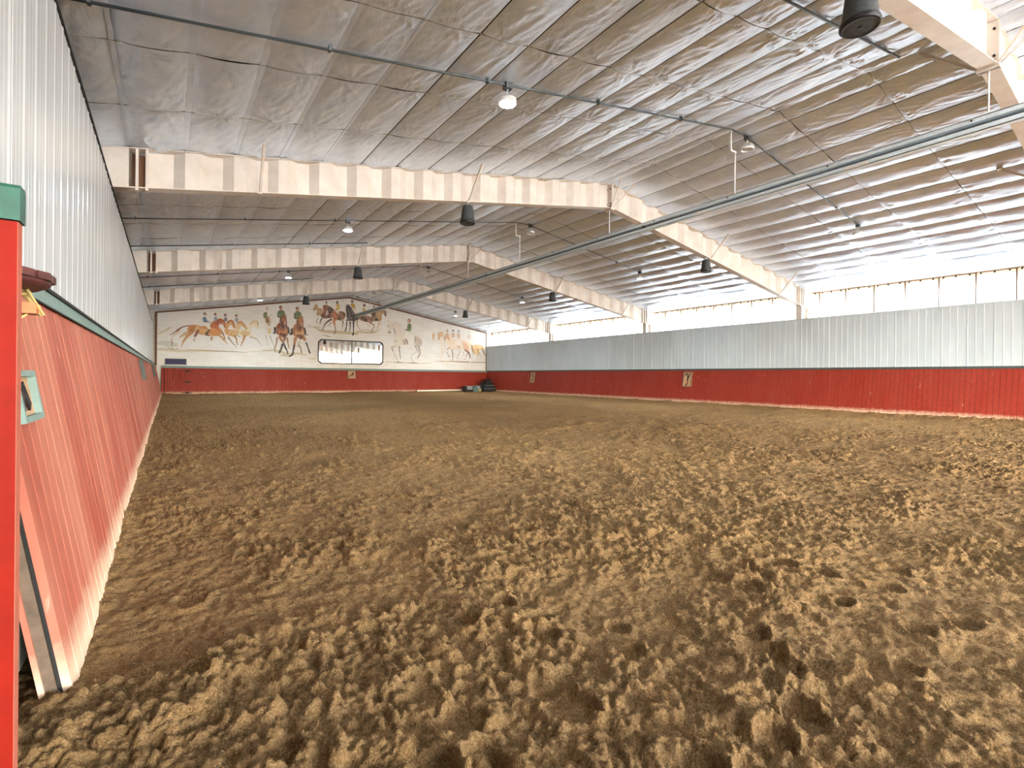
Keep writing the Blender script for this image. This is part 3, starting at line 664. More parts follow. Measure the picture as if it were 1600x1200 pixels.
('2a1712',1,[6.59,3.99,.127,6.72,4.05,.076]),
('1d1a1c',1,[6.1,3.92,.127,6.11,3.64,.139,6.09,3.55,.095,5.98,3.56,.051]),
('1d1a1c',1,[6.82,3.99,.108,6.88,3.72,.114,6.88,3.6,.082,7.03,3.57,.044]),
('a86f3f',1,[6.34,3.4,.222,6.29,3.15,.158,6.26,2.94,.127]),
('2f2725',1,[6.26,2.94,.127,6.21,2.63,.101,6.15,2.35,.114,5.95,2.22,.057]),
('a8703f',1,[6.77,3.42,.222,6.89,3.21,.139]),
('2f2725',1,[6.92,3.12,.114,7.04,2.81,.082,7.13,2.54,.095,7.18,2.43,.082]),
('6b5446',1,[6.46,3.0,.082,6.61,2.77,.063,6.68,2.46,.07]),
('b8a58a',1,[6.57,3.19,.082,6.43,2.79,.038])]),
('r',[('5b7046',0,[6.24,4.84,6.41,4.98,6.61,4.92,6.67,4.72,6.53,4.65,6.44,4.52,6.3,4.48,6.24,4.6]),
('47593a',1,[6.27,4.78,.082,6.27,4.54,.089]),
('b98468',0,[6.52,5.11,6.49,5.02,6.42,4.97,6.35,5.0,6.33,5.09,6.35,5.19,6.42,5.23,6.49,5.2]),
('5c4032',1,[6.34,5.12,.063,6.38,5.18,.095,6.48,5.18,.063])]),
('h',[('b59468',0,[7.35,5.12,7.39,5.36,7.47,5.52,7.56,5.42,7.61,5.28,7.83,5.25,7.9,5.03,7.81,4.84,7.63,4.82,7.56,4.96,7.54,5.18,7.43,5.11]),
('8a6844',1,[7.59,4.96,.093,7.59,4.8,.047]),
('6b5136',1,[7.39,5.31,.028,7.36,5.12,.051,7.41,5.08,.028]),
('8d7352',1,[7.64,4.64,.037,7.53,4.45,.037,7.6,4.27,.019]),
('93754c',1,[7.52,5.48,.033,7.59,5.35,.07])]),
('h',[('6b3c2a',0,[7.77,4.83,7.9,5.03,7.92,5.45,8.17,5.47,8.39,5.39,8.58,5.2,8.67,5.0,8.54,4.8,8.22,4.68,7.9,4.66]),
('8a4f30',0,[7.92,5.38,8.08,5.44,8.21,5.38,8.17,5.19,8.08,5.07,7.99,4.85,7.92,5.03]),
('4c2a22',0,[8.17,5.42,8.39,5.37,8.55,5.17,8.4,4.88,8.28,5.06]),
('b0a294',0,[8.08,5.07,8.17,5.17,8.24,5.01,8.17,4.86,8.08,4.86]),
('3d2620',1,[7.86,4.65,.079,7.77,4.51,.065,7.73,4.28,.033]),
('3a2620',1,[7.93,5.38,.033,7.92,5.47,.019])]),
('h',[('b3683a',0,[8.44,5.03,8.62,5.2,8.76,5.0,8.86,4.77,8.77,4.6,8.58,4.57,8.47,4.79]),
('8a5a3a',0,[8.76,5.12,8.99,5.19,9.25,5.11,9.3,4.9,9.14,4.65,8.91,4.59,8.77,4.72]),
('5d3c22',0,[8.83,4.82,9.0,4.86,9.0,4.62,8.81,4.61]),
('6d4a20',0,[8.9,5.16,9.18,5.15,9.28,4.95,9.18,4.87,9.09,5.03]),
('c0723f',1,[8.58,4.61,.187,8.59,4.4,.131,8.63,4.26,.07]),
('5a3a2c',1,[8.63,4.22,.061,8.68,3.96,.047,8.59,3.72,.061]),
('4d3a30',1,[8.45,4.65,.14,8.18,4.47,.093,8.02,4.27,.07,7.91,3.98,.047,7.87,3.89,.037]),
('8a6a50',1,[8.42,4.46,.056,8.27,4.22,.037]),
('8d6a58',1,[9.14,4.61,.093,9.14,4.39,.051,9.1,4.2,.023]),
('7a5c48',1,[8.31,4.78,.047,8.49,4.7,.033])]),
('r',[('3a3430',0,[8.16,5.67,8.15,5.61,8.11,5.59,8.07,5.61,8.05,5.66,8.07,5.71,8.11,5.74,8.15,5.72]),
('d1b59c',0,[8.05,5.55,8.19,5.59,8.21,5.47,8.05,5.46])]),
('r',[('c2a233',0,[8.71,5.59,8.87,5.62,8.92,5.39,8.85,5.27,8.69,5.21,8.74,5.42]),
('c08a3a',1,[8.76,5.29,.084,8.62,5.25,.051]),
('6b4632',0,[8.84,5.73,8.82,5.65,8.76,5.62,8.7,5.64,8.68,5.71,8.7,5.79,8.76,5.83,8.82,5.8]),
('e6dfc9',1,[8.83,5.22,.093,8.83,5.01,.079])]),
('h',[('8f6f4c',0,[10.14,4.92,10.53,5.04,10.93,4.97,11.1,5.14,11.27,5.35,11.55,5.42,11.76,5.46,11.93,5.45,11.99,5.2,11.91,5.05,11.76,5.29,11.66,5.03,11.61,4.78,11.28,4.71,10.93,4.66,10.48,4.65,10.19,4.73]),
('bb9364',0,[11.27,5.25,11.58,5.39,11.78,5.41,11.68,5.13,11.53,4.82,11.33,5.0]),
('4a2f22',0,[10.92,5.22,11.22,5.32,11.23,5.02,11.03,4.98]),
('53362a',0,[10.24,4.88,10.58,4.95,11.03,4.88,11.03,4.66,10.53,4.63]),
('3a2f24',0,[11.23,4.9,11.4,4.96,11.4,4.74,11.2,4.71]),
('9a6a58',0,[10.58,4.95,10.88,5.02,10.93,4.73,10.73,4.62]),
('a3704f',1,[10.76,4.72,.187,10.98,4.54,.117,11.16,4.43,.061,11.08,4.2,.056,11.01,4.05,.079,11.11,4.01,.023]),
('b39a70',1,[10.05,4.67,.117,10.03,4.4,.07,10.2,4.12,.042,10.29,3.98,.028]),
('b3925f',1,[11.48,4.72,.103,11.43,4.42,.047,11.31,4.21,.023]),
('b3925f',1,[11.61,4.73,.047,11.59,4.43,.023]),
('4a3b30',1,[11.94,5.42,.061,11.95,5.25,.051,11.91,5.07,.047]),
('8a7058',1,[10.68,4.52,.028,10.88,4.29,.019])]),
('r',[('b39a3c',0,[10.38,5.47,10.53,5.53,10.58,5.34,10.4,5.3]),
('5d3f30',0,[10.57,5.7,10.55,5.63,10.49,5.59,10.43,5.62,10.4,5.69,10.43,5.76,10.49,5.8,10.55,5.77])]),
('r',[('5d4a3c',0,[11.18,5.67,11.17,5.62,11.13,5.6,11.1,5.62,11.08,5.66,11.1,5.71,11.13,5.73,11.17,5.71]),
('a59a84',0,[11.1,5.6,11.22,5.61,11.25,5.49,11.1,5.48])]),
('h',[('2a2024',0,[9.3,5.47,9.42,5.65,9.54,5.59,9.7,5.41,9.87,5.09,9.88,4.85,9.62,4.73,9.38,4.76,9.34,5.09]),
('3d2a30',0,[9.4,5.22,9.56,5.28,9.66,4.98,9.45,4.87]),
('241d20',0,[9.4,4.84,9.88,4.95,10.14,4.92,10.05,4.69,9.62,4.62,9.47,4.63]),
('4a3836',1,[9.47,4.77,.14,9.36,4.57,.093]),
('241d1d',1,[9.38,4.53,.093,9.35,4.24,.061,9.3,4.0,.079,9.29,3.89,.056]),
('2c2422',1,[9.58,4.59,.103,9.6,4.28,.065,9.57,4.01,.051,9.52,3.89,.042]),
('1d181a',1,[9.81,4.7,.163,9.81,4.46,.107,9.8,4.22,.079,9.8,3.93,.065,9.79,3.79,.103,9.73,3.67,.056]),
('1d181a',1,[9.32,5.57,.021,9.29,5.67,.012]),
('1d181a',1,[9.44,5.6,.028,9.46,5.67,.016]),
('b9a8a0',1,[9.64,4.78,.056,9.69,4.74,.047]),
('c7bcae',1,[9.66,4.59,.033,9.74,4.41,.047])]),
('r',[('b0922c',0,[9.6,5.69,9.8,5.75,9.92,5.55,9.82,5.4,9.63,5.57]),
('6d4a38',0,[9.79,5.88,9.77,5.8,9.71,5.76,9.64,5.79,9.62,5.86,9.64,5.94,9.7,5.97,9.77,5.95]),
('d9bca6',0,[9.8,5.42,9.92,5.45,9.87,5.28]),
('2e2426',1,[9.73,5.27,.07,9.87,5.09,.047])]),
('h',[('e2d9cb',0,[12.1,4.55,12.21,4.7,12.38,4.75,12.63,4.75,12.95,4.53,13.12,4.24,13.24,4.0,13.58,3.99,13.94,4.04,14.35,3.9,14.6,3.66,14.57,3.35,14.36,3.12,14.06,3.16,13.88,3.27,13.53,3.21,13.13,3.23,12.9,3.12,12.62,3.16,12.53,3.42,12.58,3.8,12.64,4.02,12.47,4.31,12.33,4.19,12.22,4.0,12.12,4.13]),
('c4b4a2',0,[14.06,3.83,14.29,3.78,14.57,3.57,14.51,3.29,14.36,3.09,14.12,3.17,14.03,3.49]),
('b9a592',0,[13.15,3.62,13.36,3.6,13.42,3.27,13.19,3.24]),
('8f8478',1,[14.03,3.88,.045,14.06,3.66,.075,14.03,3.44,.04]),
('eae6dc',0,[13.41,3.88,13.82,3.98,13.97,3.77,13.88,3.32,13.59,3.31]),
('6b5c52',1,[13.36,3.65,.065,13.47,3.47,.09,13.5,3.28,.045]),
('4a3d38',1,[12.1,4.5,.045,12.14,4.34,.04]),
('5b514c',1,[12.12,4.09,.055,12.2,4.01,.075,12.3,4.08,.05]),
('6a554b',1,[12.48,4.31,.035,12.57,4.1,.05,12.62,3.89,.025]),
('6f6358',1,[12.11,4.84,.02,12.17,4.72,.025]),
('a59a8c',1,[12.6,4.75,.018,12.89,4.61,.022,13.0,4.48,.015]),
('6a5c50',1,[12.6,3.51,.04,12.67,3.4,.05]),
('b9ada0',1,[12.52,4.69,.025,12.49,4.47,.02]),
('c9beb2',1,[12.67,3.16,.125,12.48,3.07,.1,12.39,2.99,.075]),
('7d7470',1,[12.37,3.07,.065,12.42,2.88,.065,12.49,2.72,.035]),
('b9aba2',1,[12.51,2.7,.045,12.59,2.51,.05,12.68,2.38,.05,12.79,2.19,.065]),
('a3948a',1,[12.9,3.12,.125,12.92,2.82,.09,12.96,2.58,.075,12.99,2.25,.065]),
('6b6058',1,[12.8,2.11,.05,12.88,2.06,.065]),
('a89a90',1,[14.03,3.22,.1,14.21,2.92,.075,14.3,2.73,.055]),
('a09489',1,[14.3,3.17,.175,14.39,2.9,.1,14.42,2.68,.1,14.28,2.42,.075,14.23,2.28,.04]),
('7a706a',1,[14.39,2.65,.06,14.28,2.4,.04]),
('c5bab0',1,[14.18,2.78,.05,13.83,2.55,.05,13.8,2.3,.045,13.95,2.08,.065]),
('e9e3d8',1,[14.56,3.63,.1,14.75,3.42,.1,14.66,3.02,.15,14.52,2.6,.075,14.43,2.34,.025])]),
('r',[('56733f',0,[13.52,4.68,13.66,4.73,13.76,4.58,13.73,4.25,13.55,4.18,13.47,4.26,13.48,4.51]),
('3b5230',1,[13.55,4.59,.05,13.54,4.38,.06]),
('5d6b46',1,[13.49,4.24,.055,13.26,4.28,.05]),
('8f5a40',0,[13.72,4.92,13.69,4.83,13.6,4.78,13.51,4.82,13.48,4.91,13.51,5.0,13.6,5.05,13.69,5.01]),
('d0a07c',0,[13.63,4.9,13.61,4.84,13.56,4.82,13.52,4.84,13.5,4.89,13.52,4.95,13.56,4.98,13.61,4.96]),
('efe9dc',1,[13.53,4.13,.1,13.35,3.9,.11,13.36,3.68,.075])]),
('h',[('e6d3ba',0,[16.33,3.69,16.45,4.07,16.58,4.19,16.84,4.03,17.04,3.81,17.43,3.83,18.03,3.74,18.44,3.52,18.51,3.17,18.24,2.98,17.9,3.12,17.44,3.1,17.04,3.11,16.72,3.16,16.52,3.44]),
('d9b193',0,[17.76,3.64,18.2,3.45,18.34,3.16,18.17,2.98,17.87,3.14]),
('e9ddd0',0,[17.23,3.7,17.63,3.72,17.77,3.26,17.37,3.12,17.14,3.35]),
('d4a06a',0,[16.3,3.66,16.36,4.09,16.49,4.07,16.65,3.93,16.72,3.59,16.52,3.84]),
('cf9f86',0,[17.3,3.35,17.57,3.34,17.64,3.22,17.34,3.18]),
('8a6a52',1,[16.33,4.09,.025,16.27,3.83,.03,16.35,3.66,.035]),
('c9a184',1,[16.78,3.16,.125,16.56,3.09,.085,16.51,2.95,.05]),
('6b5a50',1,[16.51,2.86,.045,16.63,2.58,.045,16.69,2.48,.06]),
('8a7464',1,[16.91,3.08,.1,16.97,2.7,.065,16.99,2.38,.055,16.86,2.27,.04]),
('9a6a5a',1,[17.97,3.09,.15,18.24,2.89,.09,18.11,2.68,.055,18.04,2.53,.045]),
('6b3a30',1,[18.24,2.98,.1,18.39,2.72,.09,18.41,2.45,.06]),
('b9a493',1,[17.6,2.99,.05,17.38,2.57,.055,17.3,2.39,.06]),
('9c8878',1,[17.87,2.91,.04,17.87,2.62,.035]),
('6b5446',1,[17.91,2.38,.06,18.01,2.37,.04]),
('8f7f78',1,[17.04,3.11,.02,17.37,3.08,.025,17.7,3.14,.02]),
('a07a5a',1,[18.51,3.46,.05,18.61,3.11,.055,18.75,2.79,.03])]),
('h',[('dcb284',0,[15.79,4.03,15.91,4.26,16.17,4.25,16.2,3.97,16.01,3.93,15.89,3.69,15.79,3.8]),
('8a6a50',1,[15.88,4.26,.025,15.8,4.03,.035,15.84,3.72,.045]),
('ead9be',1,[16.07,3.87,.125,16.08,3.48,.175,15.92,3.13,.075]),
('dcc3a0',1,[16.08,3.13,.075,16.12,2.73,.055,16.02,2.39,.035]),
('dcc9ae',1,[16.33,3.31,.075,16.34,3.03,.06,16.21,2.68,.03])]),
('h',[('e3c39a',0,[15.32,4.0,15.45,4.21,15.57,4.05,15.51,3.73,15.42,3.67]),
('b08a64',1,[15.38,4.12,.03,15.39,3.87,.035,15.45,3.65,.03])]),
('h',[('ddd3c2',1,[14.98,4.18,.035,14.97,3.71,.045])]),
('h',[('dfbd88',0,[18.64,3.41,19.06,3.49,19.48,3.45,19.62,3.21,19.2,3.07,18.99,2.83,18.72,2.82]),
('c08d4c',1,[19.02,3.19,.175,19.13,2.89,.1,19.03,2.65,.05,19.0,2.44,.04]),
('d3a468',1,[18.71,3.18,.125,18.82,2.82,.075]),
('6b4a30',1,[19.41,3.26,.075,19.59,2.94,.075,19.77,2.67,.04]),
('9a7048',1,[19.24,2.9,.05,19.29,2.54,.025]),
('dcb884',1,[19.41,3.44,.125,19.51,3.21,.1])]),
('r',[('a58a6a',0,[16.59,4.39,16.57,4.33,16.52,4.3,16.46,4.33,16.44,4.38,16.46,4.44,16.51,4.47,16.57,4.45]),
('c9a58c',0,[16.42,4.18,16.55,4.24,16.65,4.05,16.55,3.87,16.42,3.92])]),
('r',[('5b5f6a',0,[17.08,4.43,17.05,4.37,17.0,4.35,16.94,4.37,16.92,4.42,16.94,4.48,17.0,4.51,17.05,4.49]),
('c9a58c',0,[16.9,4.22,17.03,4.29,17.13,4.09,17.04,3.91,16.91,3.96])]),
('r',[('8a93a0',0,[17.52,4.4,17.5,4.34,17.44,4.32,17.39,4.33,17.36,4.39,17.39,4.45,17.44,4.48,17.5,4.46]),
('c9a58c',0,[17.34,4.19,17.48,4.25,17.58,4.05,17.48,3.87,17.35,3.92])]),
('r',[('c9c6c0',0,[18.39,4.39,18.37,4.33,18.31,4.3,18.25,4.33,18.23,4.38,18.25,4.44,18.31,4.47,18.37,4.45]),
('cfc2b6',0,[18.21,4.17,18.35,4.24,18.45,4.04,18.35,3.86,18.21,3.91])])]
def smooth_poly(p):
    n = len(p); out = []
    if n < 5: return p
    for i in range(n):
        p0, p1, p2, p3 = p[i-1], p[i], p[(i+1) % n], p[(i+2) % n]
        for t in (0, .34, .67): out.append(tuple(.5*((2*b)+(-a+c)*t+(2*a-5*b+4*c-d)*t*t+(-a+3*b-3*c+d)*t**3) for a, b, c, d in zip(p0, p1, p2, p3)))
    return out
FIG = {'h': 'painted_horse', 'r': 'painted_rider', 'g': 'painted_ground'}
lay = 0
for code, strokes in MURAL:
    V = []; F = []; C = []
    for hexc, kind, v in strokes:
        lay += 1; yy = -.003-lay*.00012; c = lin(hexc)
        if kind == 0:
            p = smooth_poly([(v[i], v[i+1]) for i in range(0, len(v), 2)]); n0 = len(V)
            V += [(a, yy, b) for a, b in p]; F.append(tuple(range(n0, n0+len(p)))); C.append(c)
        else:
            q = [(v[i], v[i+1], v[i+2]) for i in range(0, len(v), 3)]; fine = []
            for i in range(len(q)-1):
                p0, p1, p2, p3 = q[max(i-1, 0)], q[i], q[i+1], q[min(i+2, len(q)-1)]
                for t in (0, .25, .5, .75): fine.append(tuple(.5*((2*b)+(-a+c2)*t+(2*a-5*b+4*c2-d)*t*t+(-a+3*b-3*c2+d)*t**3) for a, b, c2, d in zip(p0, p1, p2, p3)))
            fine.append(q[-1]); n0 = len(V)
            for i, (a, b, r) in enumerate(fine):
                e, s = fine[min(i+1, len(fine)-1)], fine[max(i-1, 0)]; dx, dz = e[0]-s[0], e[1]-s[1]; L = math.hypot(dx, dz) or 1
                r = max(r, .02)*.5; V += [(a-dz/L*r, yy, b+dx/L*r), (a+dz/L*r, yy, b-dx/L*r)]
            for i in range(len(fine)-1): F.append((n0+2*i, n0+2*i+1, n0+2*i+3, n0+2*i+2)); C.append(c)
    me = bpy.data.meshes.new(FIG[code]); me.from_pydata(V, [], F); me.update()
    at = me.color_attributes.new('paint', 'FLOAT_COLOR', 'CORNER'); buf = []
    for pl, c in zip(me.polygons, C): buf += [*c, 1.0]*pl.loop_total
    at.data.foreach_set('color', buf); me.materials.append(M['paint']); link(FIG[code], me, mu, 'stuff' if code == 'g' else None)

# wall mirror in two panes with clipped corners
mi = empty('wall_mirror', (9.70, YE-.06, 2.60), 0, 'wide two-pane mirror in a black frame with clipped corners on the mural', 'mirror')
hw, hh, cc = 2.08, .76, .16
outer = [(-hw+cc, -hh), (hw-cc, -hh), (hw, -hh+cc), (hw, hh-cc), (hw-cc, hh), (-hw+cc, hh), (-hw, hh-cc), (-hw, -hh+cc)]; k = .955
inner = [(x*(hw-.07)/hw, z*(hh-.07)/hh) for x, z in outer]
V = [(x, yy, z) for yy in (-.03, .02) for x, z in outer+inner]; F = []
for i in range(8):
    j = (i+1) % 8; F += [(i, j, 8+j, 8+i), (16+i, 24+i, 24+j, 16+j), (i, 16+i, 16+j, j), (8+i, 8+j, 24+j, 24+i)]
raw('mirror_frame', V, F, M['black'], mi)
MB().box(-.03, .03, -.03, .02, -hh+.06, hh-.06).ob('centre_bar', M['black'], mi)
for s in (-1, 1):
    pl = [(s*.03, -hh+.07), (s*(hw-cc-.05), -hh+.07), (s*(hw-.07), -hh+cc+.05), (s*(hw-.07), hh-cc-.05), (s*(hw-cc-.05), hh-.07), (s*.03, hh-.07)]
    MB().prism(pl if s > 0 else pl[::-1], 'y', -.012, .012).ob('mirror_pane', M['mirror'], mi)
wi = empty('window_1', (.34, YE-.05, 1.77), kind='structure')
MB().box(-.44, .44, -.012, .01, -.14, .14).ob('window_pane', M['navy'], wi)
MB().box(-.48, .48, -.02, .02, .14, .175).box(-.48, -.44, -.02, .02, -.16, .14).box(.44, .48, -.02, .02, -.16, .14).ob('window_frame', M['darktrim'], wi)

# ================================================================== lettered signs on the kick walls
def stroke(mb, pts, wd, y0, y1):
    for (x0, z0), (x1, z1) in zip(pts, pts[1:]):
        L = math.hypot(x1-x0, z1-z0); nx, nz = -(z1-z0)/L*wd/2, (x1-x0)/L*wd/2
        mb.prism([(x0+nx, z0+nz), (x1+nx, z1+nz), (x1-nx, z1-nz), (x0-nx, z0-nz)], 'y', y0, y1)
    return mb
def sign(wall, along, z, w_, h_, label, strokes, board=M['tan'], fm=M['signframe'], ft=.035, depth=.035):
    s = empty('letter_sign', (0, 0, 0), 0, label, 'sign', 'letter signs on the kick walls')
    p = wall.matrix_basis @ Vector((along, LEAN*z-.004, z)); s.location = p; s.rotation_euler = (-math.atan(LEAN), 0, wall.rotation_euler.z)
    bd = MB().box(-w_/2, w_/2, -.012, .0, -h_/2, h_/2).ob('sign_board', board, s)
    m = MB()
    for a in ((-w_/2-ft, -w_/2, -h_/2-ft, h_/2+ft), (w_/2, w_/2+ft, -h_/2-ft, h_/2+ft), (-w_/2, w_/2, h_/2, h_/2+ft), (-w_/2, w_/2, -h_/2-ft, -h_/2)): m.box(a[0], a[1], -depth, 0, a[2], a[3])
    m.ob('sign_frame', fm, s)
    for pts, mt in strokes: stroke(MB(), [(x*w_/2, q*h_/2) for x, q in pts], .045, -.02, -.012).ob('letter', mt, bd)
    return s
dk = M['iron']; rd = M['postred']
bpy.context.view_layer.update()
def al_r(yw): return (32.2-yw)/math.cos(SKEW)
sign(kr, al_r(14.2), 1.08, .40, .62, 'tan sign with a dark hooked letter, nearer of two on the grey-topped kick wall', [([(-.75, .55), (-.5, .85), (-.1, .8), (.05, .3), (-.05, -.25)], dk), ([(.6, .9), (.3, .5), (-.05, -.25)], dk), ([(.25, -.35), (-.2, -.75)], rd), ([(-.45, -.85), (.1, -.85)], dk)])
sign(kr, al_r(26.2), 1.08, .40, .62, 'tan sign with a dark letter, farther of two on the grey-topped kick wall', [([(-.5, .2), (0, .8), (.5, .2), (-.1, .1)], dk), ([(.4, -.2), (-.4, -.35), (.3, -.65), (-.5, -.8)], dk)])
sign(ke, 9.69+.30, 1.17, .46, .46, 'small tan sign with a dark slanting mark under the wall mirror', [([(-.7, -.6), (.0, -.1), (.45, .45)], dk), ([(.45, .45), (.4, -.5)], dk), ([(.1, .2), (.5, .6)], dk)])
sign(kl, 2.48, 1.06, .26, .14, 'tan sign in a green frame on the dusty planks beside the gate leaf', [([(-.4, -.6), (0, .6), (.4, -.6)], dk)], fm=M['green'], ft=.022)
sign(kl, 13.1, 1.22, .34, .36, 'thin sign seen edge-on halfway along the dusty red planks', [([(-.4, -.6), (0, .6), (.4, -.6)], dk)], fm=M['darktrim'], depth=.06)
sign(kl, 23.3, 1.24, .34, .36, 'thin sign seen edge-on on the dusty red planks toward the mural', [([(-.4, -.6), (-.4, .6), (.4, .6)], dk)], fm=M['darktrim'], depth=.06)

# ================================================================== lights, conduits, speakers
def lamp(x, y, drop, label, lit=True):
    t = empty('high_bay_light', (x, y, roof(x)-.06), 0, label, 'light', 'round white lights hanging from the ceiling')
    MB().box(-.05, .05, -.05, .05, -.055, .05).ob('junction_box', M['conduit'], t)
    MB().tube((0, 0, -.05), (0, 0, -drop+.09), .011, 8).lathe([(.03, -.02), (.03, 0)], 10, (0, 0, -drop+.10)).ob('stem', M['galv'], t, True)
    h = -drop
    hs = MB().lathe([(.035, .10), (.055, .085), (.065, .045), (.118, .03), (.130, .0), (.130, -.036), (.114, -.040), (.109, -.004)], 28, (0, 0, h)).ob('housing', M['lampwhite'], t, True)
    m = MB()
    for k in range(16):
        a = 2*math.pi*k/16; c, s = math.cos(a), math.sin(a)
        m.add([(c*r-s*q, s*r+c*q, h+z) for r, z in ((.06, .05), (.122, .033), (.122, .045), (.06, .085)) for q in (-.004, .004)], [(0, 2, 4, 6), (1, 7, 5, 3), (0, 1, 3, 2), (2, 3, 5, 4), (4, 5, 7, 6)])
    m.ob('cooling_fin', M['lampwhite'], hs)
    MB().lathe([(.108, -.004), (.07, -.007), (.035, -.008), (.0, -.008)], 16, (0, 0, h)).ob('lens', M['lit'] if lit else M['lens'], hs, True)
    return t
rows = [(5.77, 'between the cut-off frame and the largest frame'), (13.25, 'between the largest and the middle frame'), (21.1, 'between the middle and the last frame'), (28.4, 'between the last frame and the mural')]
for y, wh in rows:
    for x, side in ((3.85, 'over the dusty-wall slope'), (9.80, 'beside the ridge'), (15.1, 'over the clerestory slope')):
        lamp(x, y, .22, 'white disc light %s, %s' % (side, wh), x != 9.80)
def conduit(y, x0, x1, label, r=.016):
    t = empty('conduit', (x0, y, roof(x0)), 0, label, 'conduit', 'conduits along the ceiling'); dz = .052
    m = MB()
    P = [(x0, roof(x0)-dz)]+([(XC-.25, roof(XC-.25)-dz), (XC+.25, roof(XC+.25)-dz)] if x0 < XC < x1 else [])+[(x1, roof(x1)-dz)]
    for (a, b), (c, d) in zip(P, P[1:]): m.tube((a-x0, 0, b-roof(x0)), (c-x0, 0, d-roof(x0)), r, 8)
    m.ob('pipe', M['conduit'], t, True)
    k = MB(); x = x0+.6
    while x < x1:
        MB().box(x-x0-.015, x-x0+.015, -.03, .03, roof(x)-roof(x0)-dz-.02, roof(x)-roof(x0)+.0).ob('pipe_clip', M['conduit'], t); x += 2.06
for x in (3.85, 15.1): lamp(x, -1.75, .22, 'added white disc light, unseen behind the standpoint, %s slope' % ('dusty-wall' if x < 9 else 'clerestory'))  # unseen lamps added behind the camera to brighten the foreground
for y, wh in rows: conduit(y, -1.2, 15.1, 'thin steel conduit feeding the lights '+wh, .016 if y < 8 else .013)
conduit(3.0, 3.0, 9.25, 'thin steel conduit ending in a clamp by the ridge at the top edge')
conduit(16.05, -1.2, 5.3, 'thin steel conduit close in front of the middle roof frame')
conduit(23.4, -1.2, 5.3, 'thin steel conduit close in front of the last roof frame')

def speaker(x, y, label):
    zt = roof(x)-dep(x)
    t = empty('hanging_speaker', (x, y-.02, zt), 0, label, 'speaker', 'black bell speakers hung under the roof frames')
    MB().tube((0, 0, 0), (0, 0, -.07), .012, 8).box(-.03, .03, -.02, .02, -.012, .0).ob('hanger', M['galv'], t)
    sb = MB().lathe([(.02, -.06), (.085, -.065), (.108, -.085), (.122, -.16), (.137, -.28), (.150, -.38), (.158, -.405), (.160, -.43), (.152, -.445), (.135, -.448)], 28).ob('speaker_body', M['speaker'], t, True)
    MB().lathe([(.163, -.40), (.167, -.415), (.167, -.438), (.156, -.452), (.136, -.452), (.130, -.44)], 28).ob('speaker_rim', M['black'], sb, True)
    MB().lathe([(.135, -.436), (.128, -.444), (.03, -.446), (.02, -.452), (.0, -.454)], 24).ob('speaker_grille', M['black'], sb, True)
    MB().box(.10, .14, .02, .06, -.33, -.28).ob('volume_box', M['black'], sb)
    MB().tube((.03, .02, -.02), (.11, .03, -.12), .004, 5).ob('speaker_cable', M['black'], t)
names = ['cut off at the top edge of the picture', 'under the largest roof frame', 'under the middle roof frame', 'under the last roof frame']
for y, nm in zip(FRAMES, names):
    speaker(5.26, y, 'black bell speaker %s%s' % (nm, '' if y < 3 else ', on the dusty-wall slope'))
    if y > 3: speaker(13.70, y, 'black bell speaker %s, on the clerestory slope' % nm)

# ---- long channel rail hung below the ridge
ra = empty('overhead_rail', (XC, 1.0, 4.80), 0, 'long pale galvanised channel rail hung below the ridge', 'rail')
Y0, Y1 = -1.0, 30.05
m = MB(); h = .105; t = .05
for a, b, c, d in ((-t, t, h-.012, h), (-t, t, -h, -h+.012), (-t, -t+.006, .032, h), (-t, -t+.006, -h, -.032), (t-.006, t, -h, h)): m.box(a, b, Y0, Y1, c, d)
ch = m.ob('rail_channel', M['galv'], ra)
MB().box(-.004, .004, Y0, Y1, -.03, .024).box(-.035, t-.006, Y0, Y1, -.004, .004).ob('track_web', M['slot'], ra)
for yy in (5.6, 2.65): MB().box(-t-.004, -t-.001, yy-.17, yy+.17, -.10, -.05).ob('rail_label', M['label'], ch)
for yy in np.arange(1.2, 29, 1.9): MB().tube((-t-.012, yy, .07), (-t, yy, .07), .014, 6).ob('rail_bolt', M['iron'], ch)
for yy in (7.2, 14.5, 21.5): MB().box(-t-.01, -t+.002, yy-.05, yy+.05, -.03, .02).ob('rail_joint', M['conduit'], ch)
for y in FRAMES: MB().tube((0, y-1, h), (0, y-1, ZR-dep(XC)-.05-4.80), .011, 6).box(-.03, .03, y-1.03, y-.97, h-.002, h+.012).ob('hanger_rod', M['lampwhite'], ra)
for y in (5.87, 13.47, 20.95, 28.3):
    mm = MB().tube((0, y-1, h), (0, y-1, .98), .013, 6); mm.box(-.17, .02, y-1.015, y-.985, .955, .985); mm.box(-.18, -.15, y-1.02, y-.98, .96, roof(XC-.17)-4.80-.03).ob('hanger_rod', M['lampwhite'], ra)
br = empty('diagonal_brace', (13.86, 2.78, roof(13.86)-.03), 0, 'pale steel brace rod crossing the clerestory slope at the picture edge', 'brace')
MB().tube((0, 0, -.03), (.65, -.55, -.33), .022, 6).box(-.05, .05, -.04, .04, -.05, .01).ob('brace_rod', M['beam'], br)

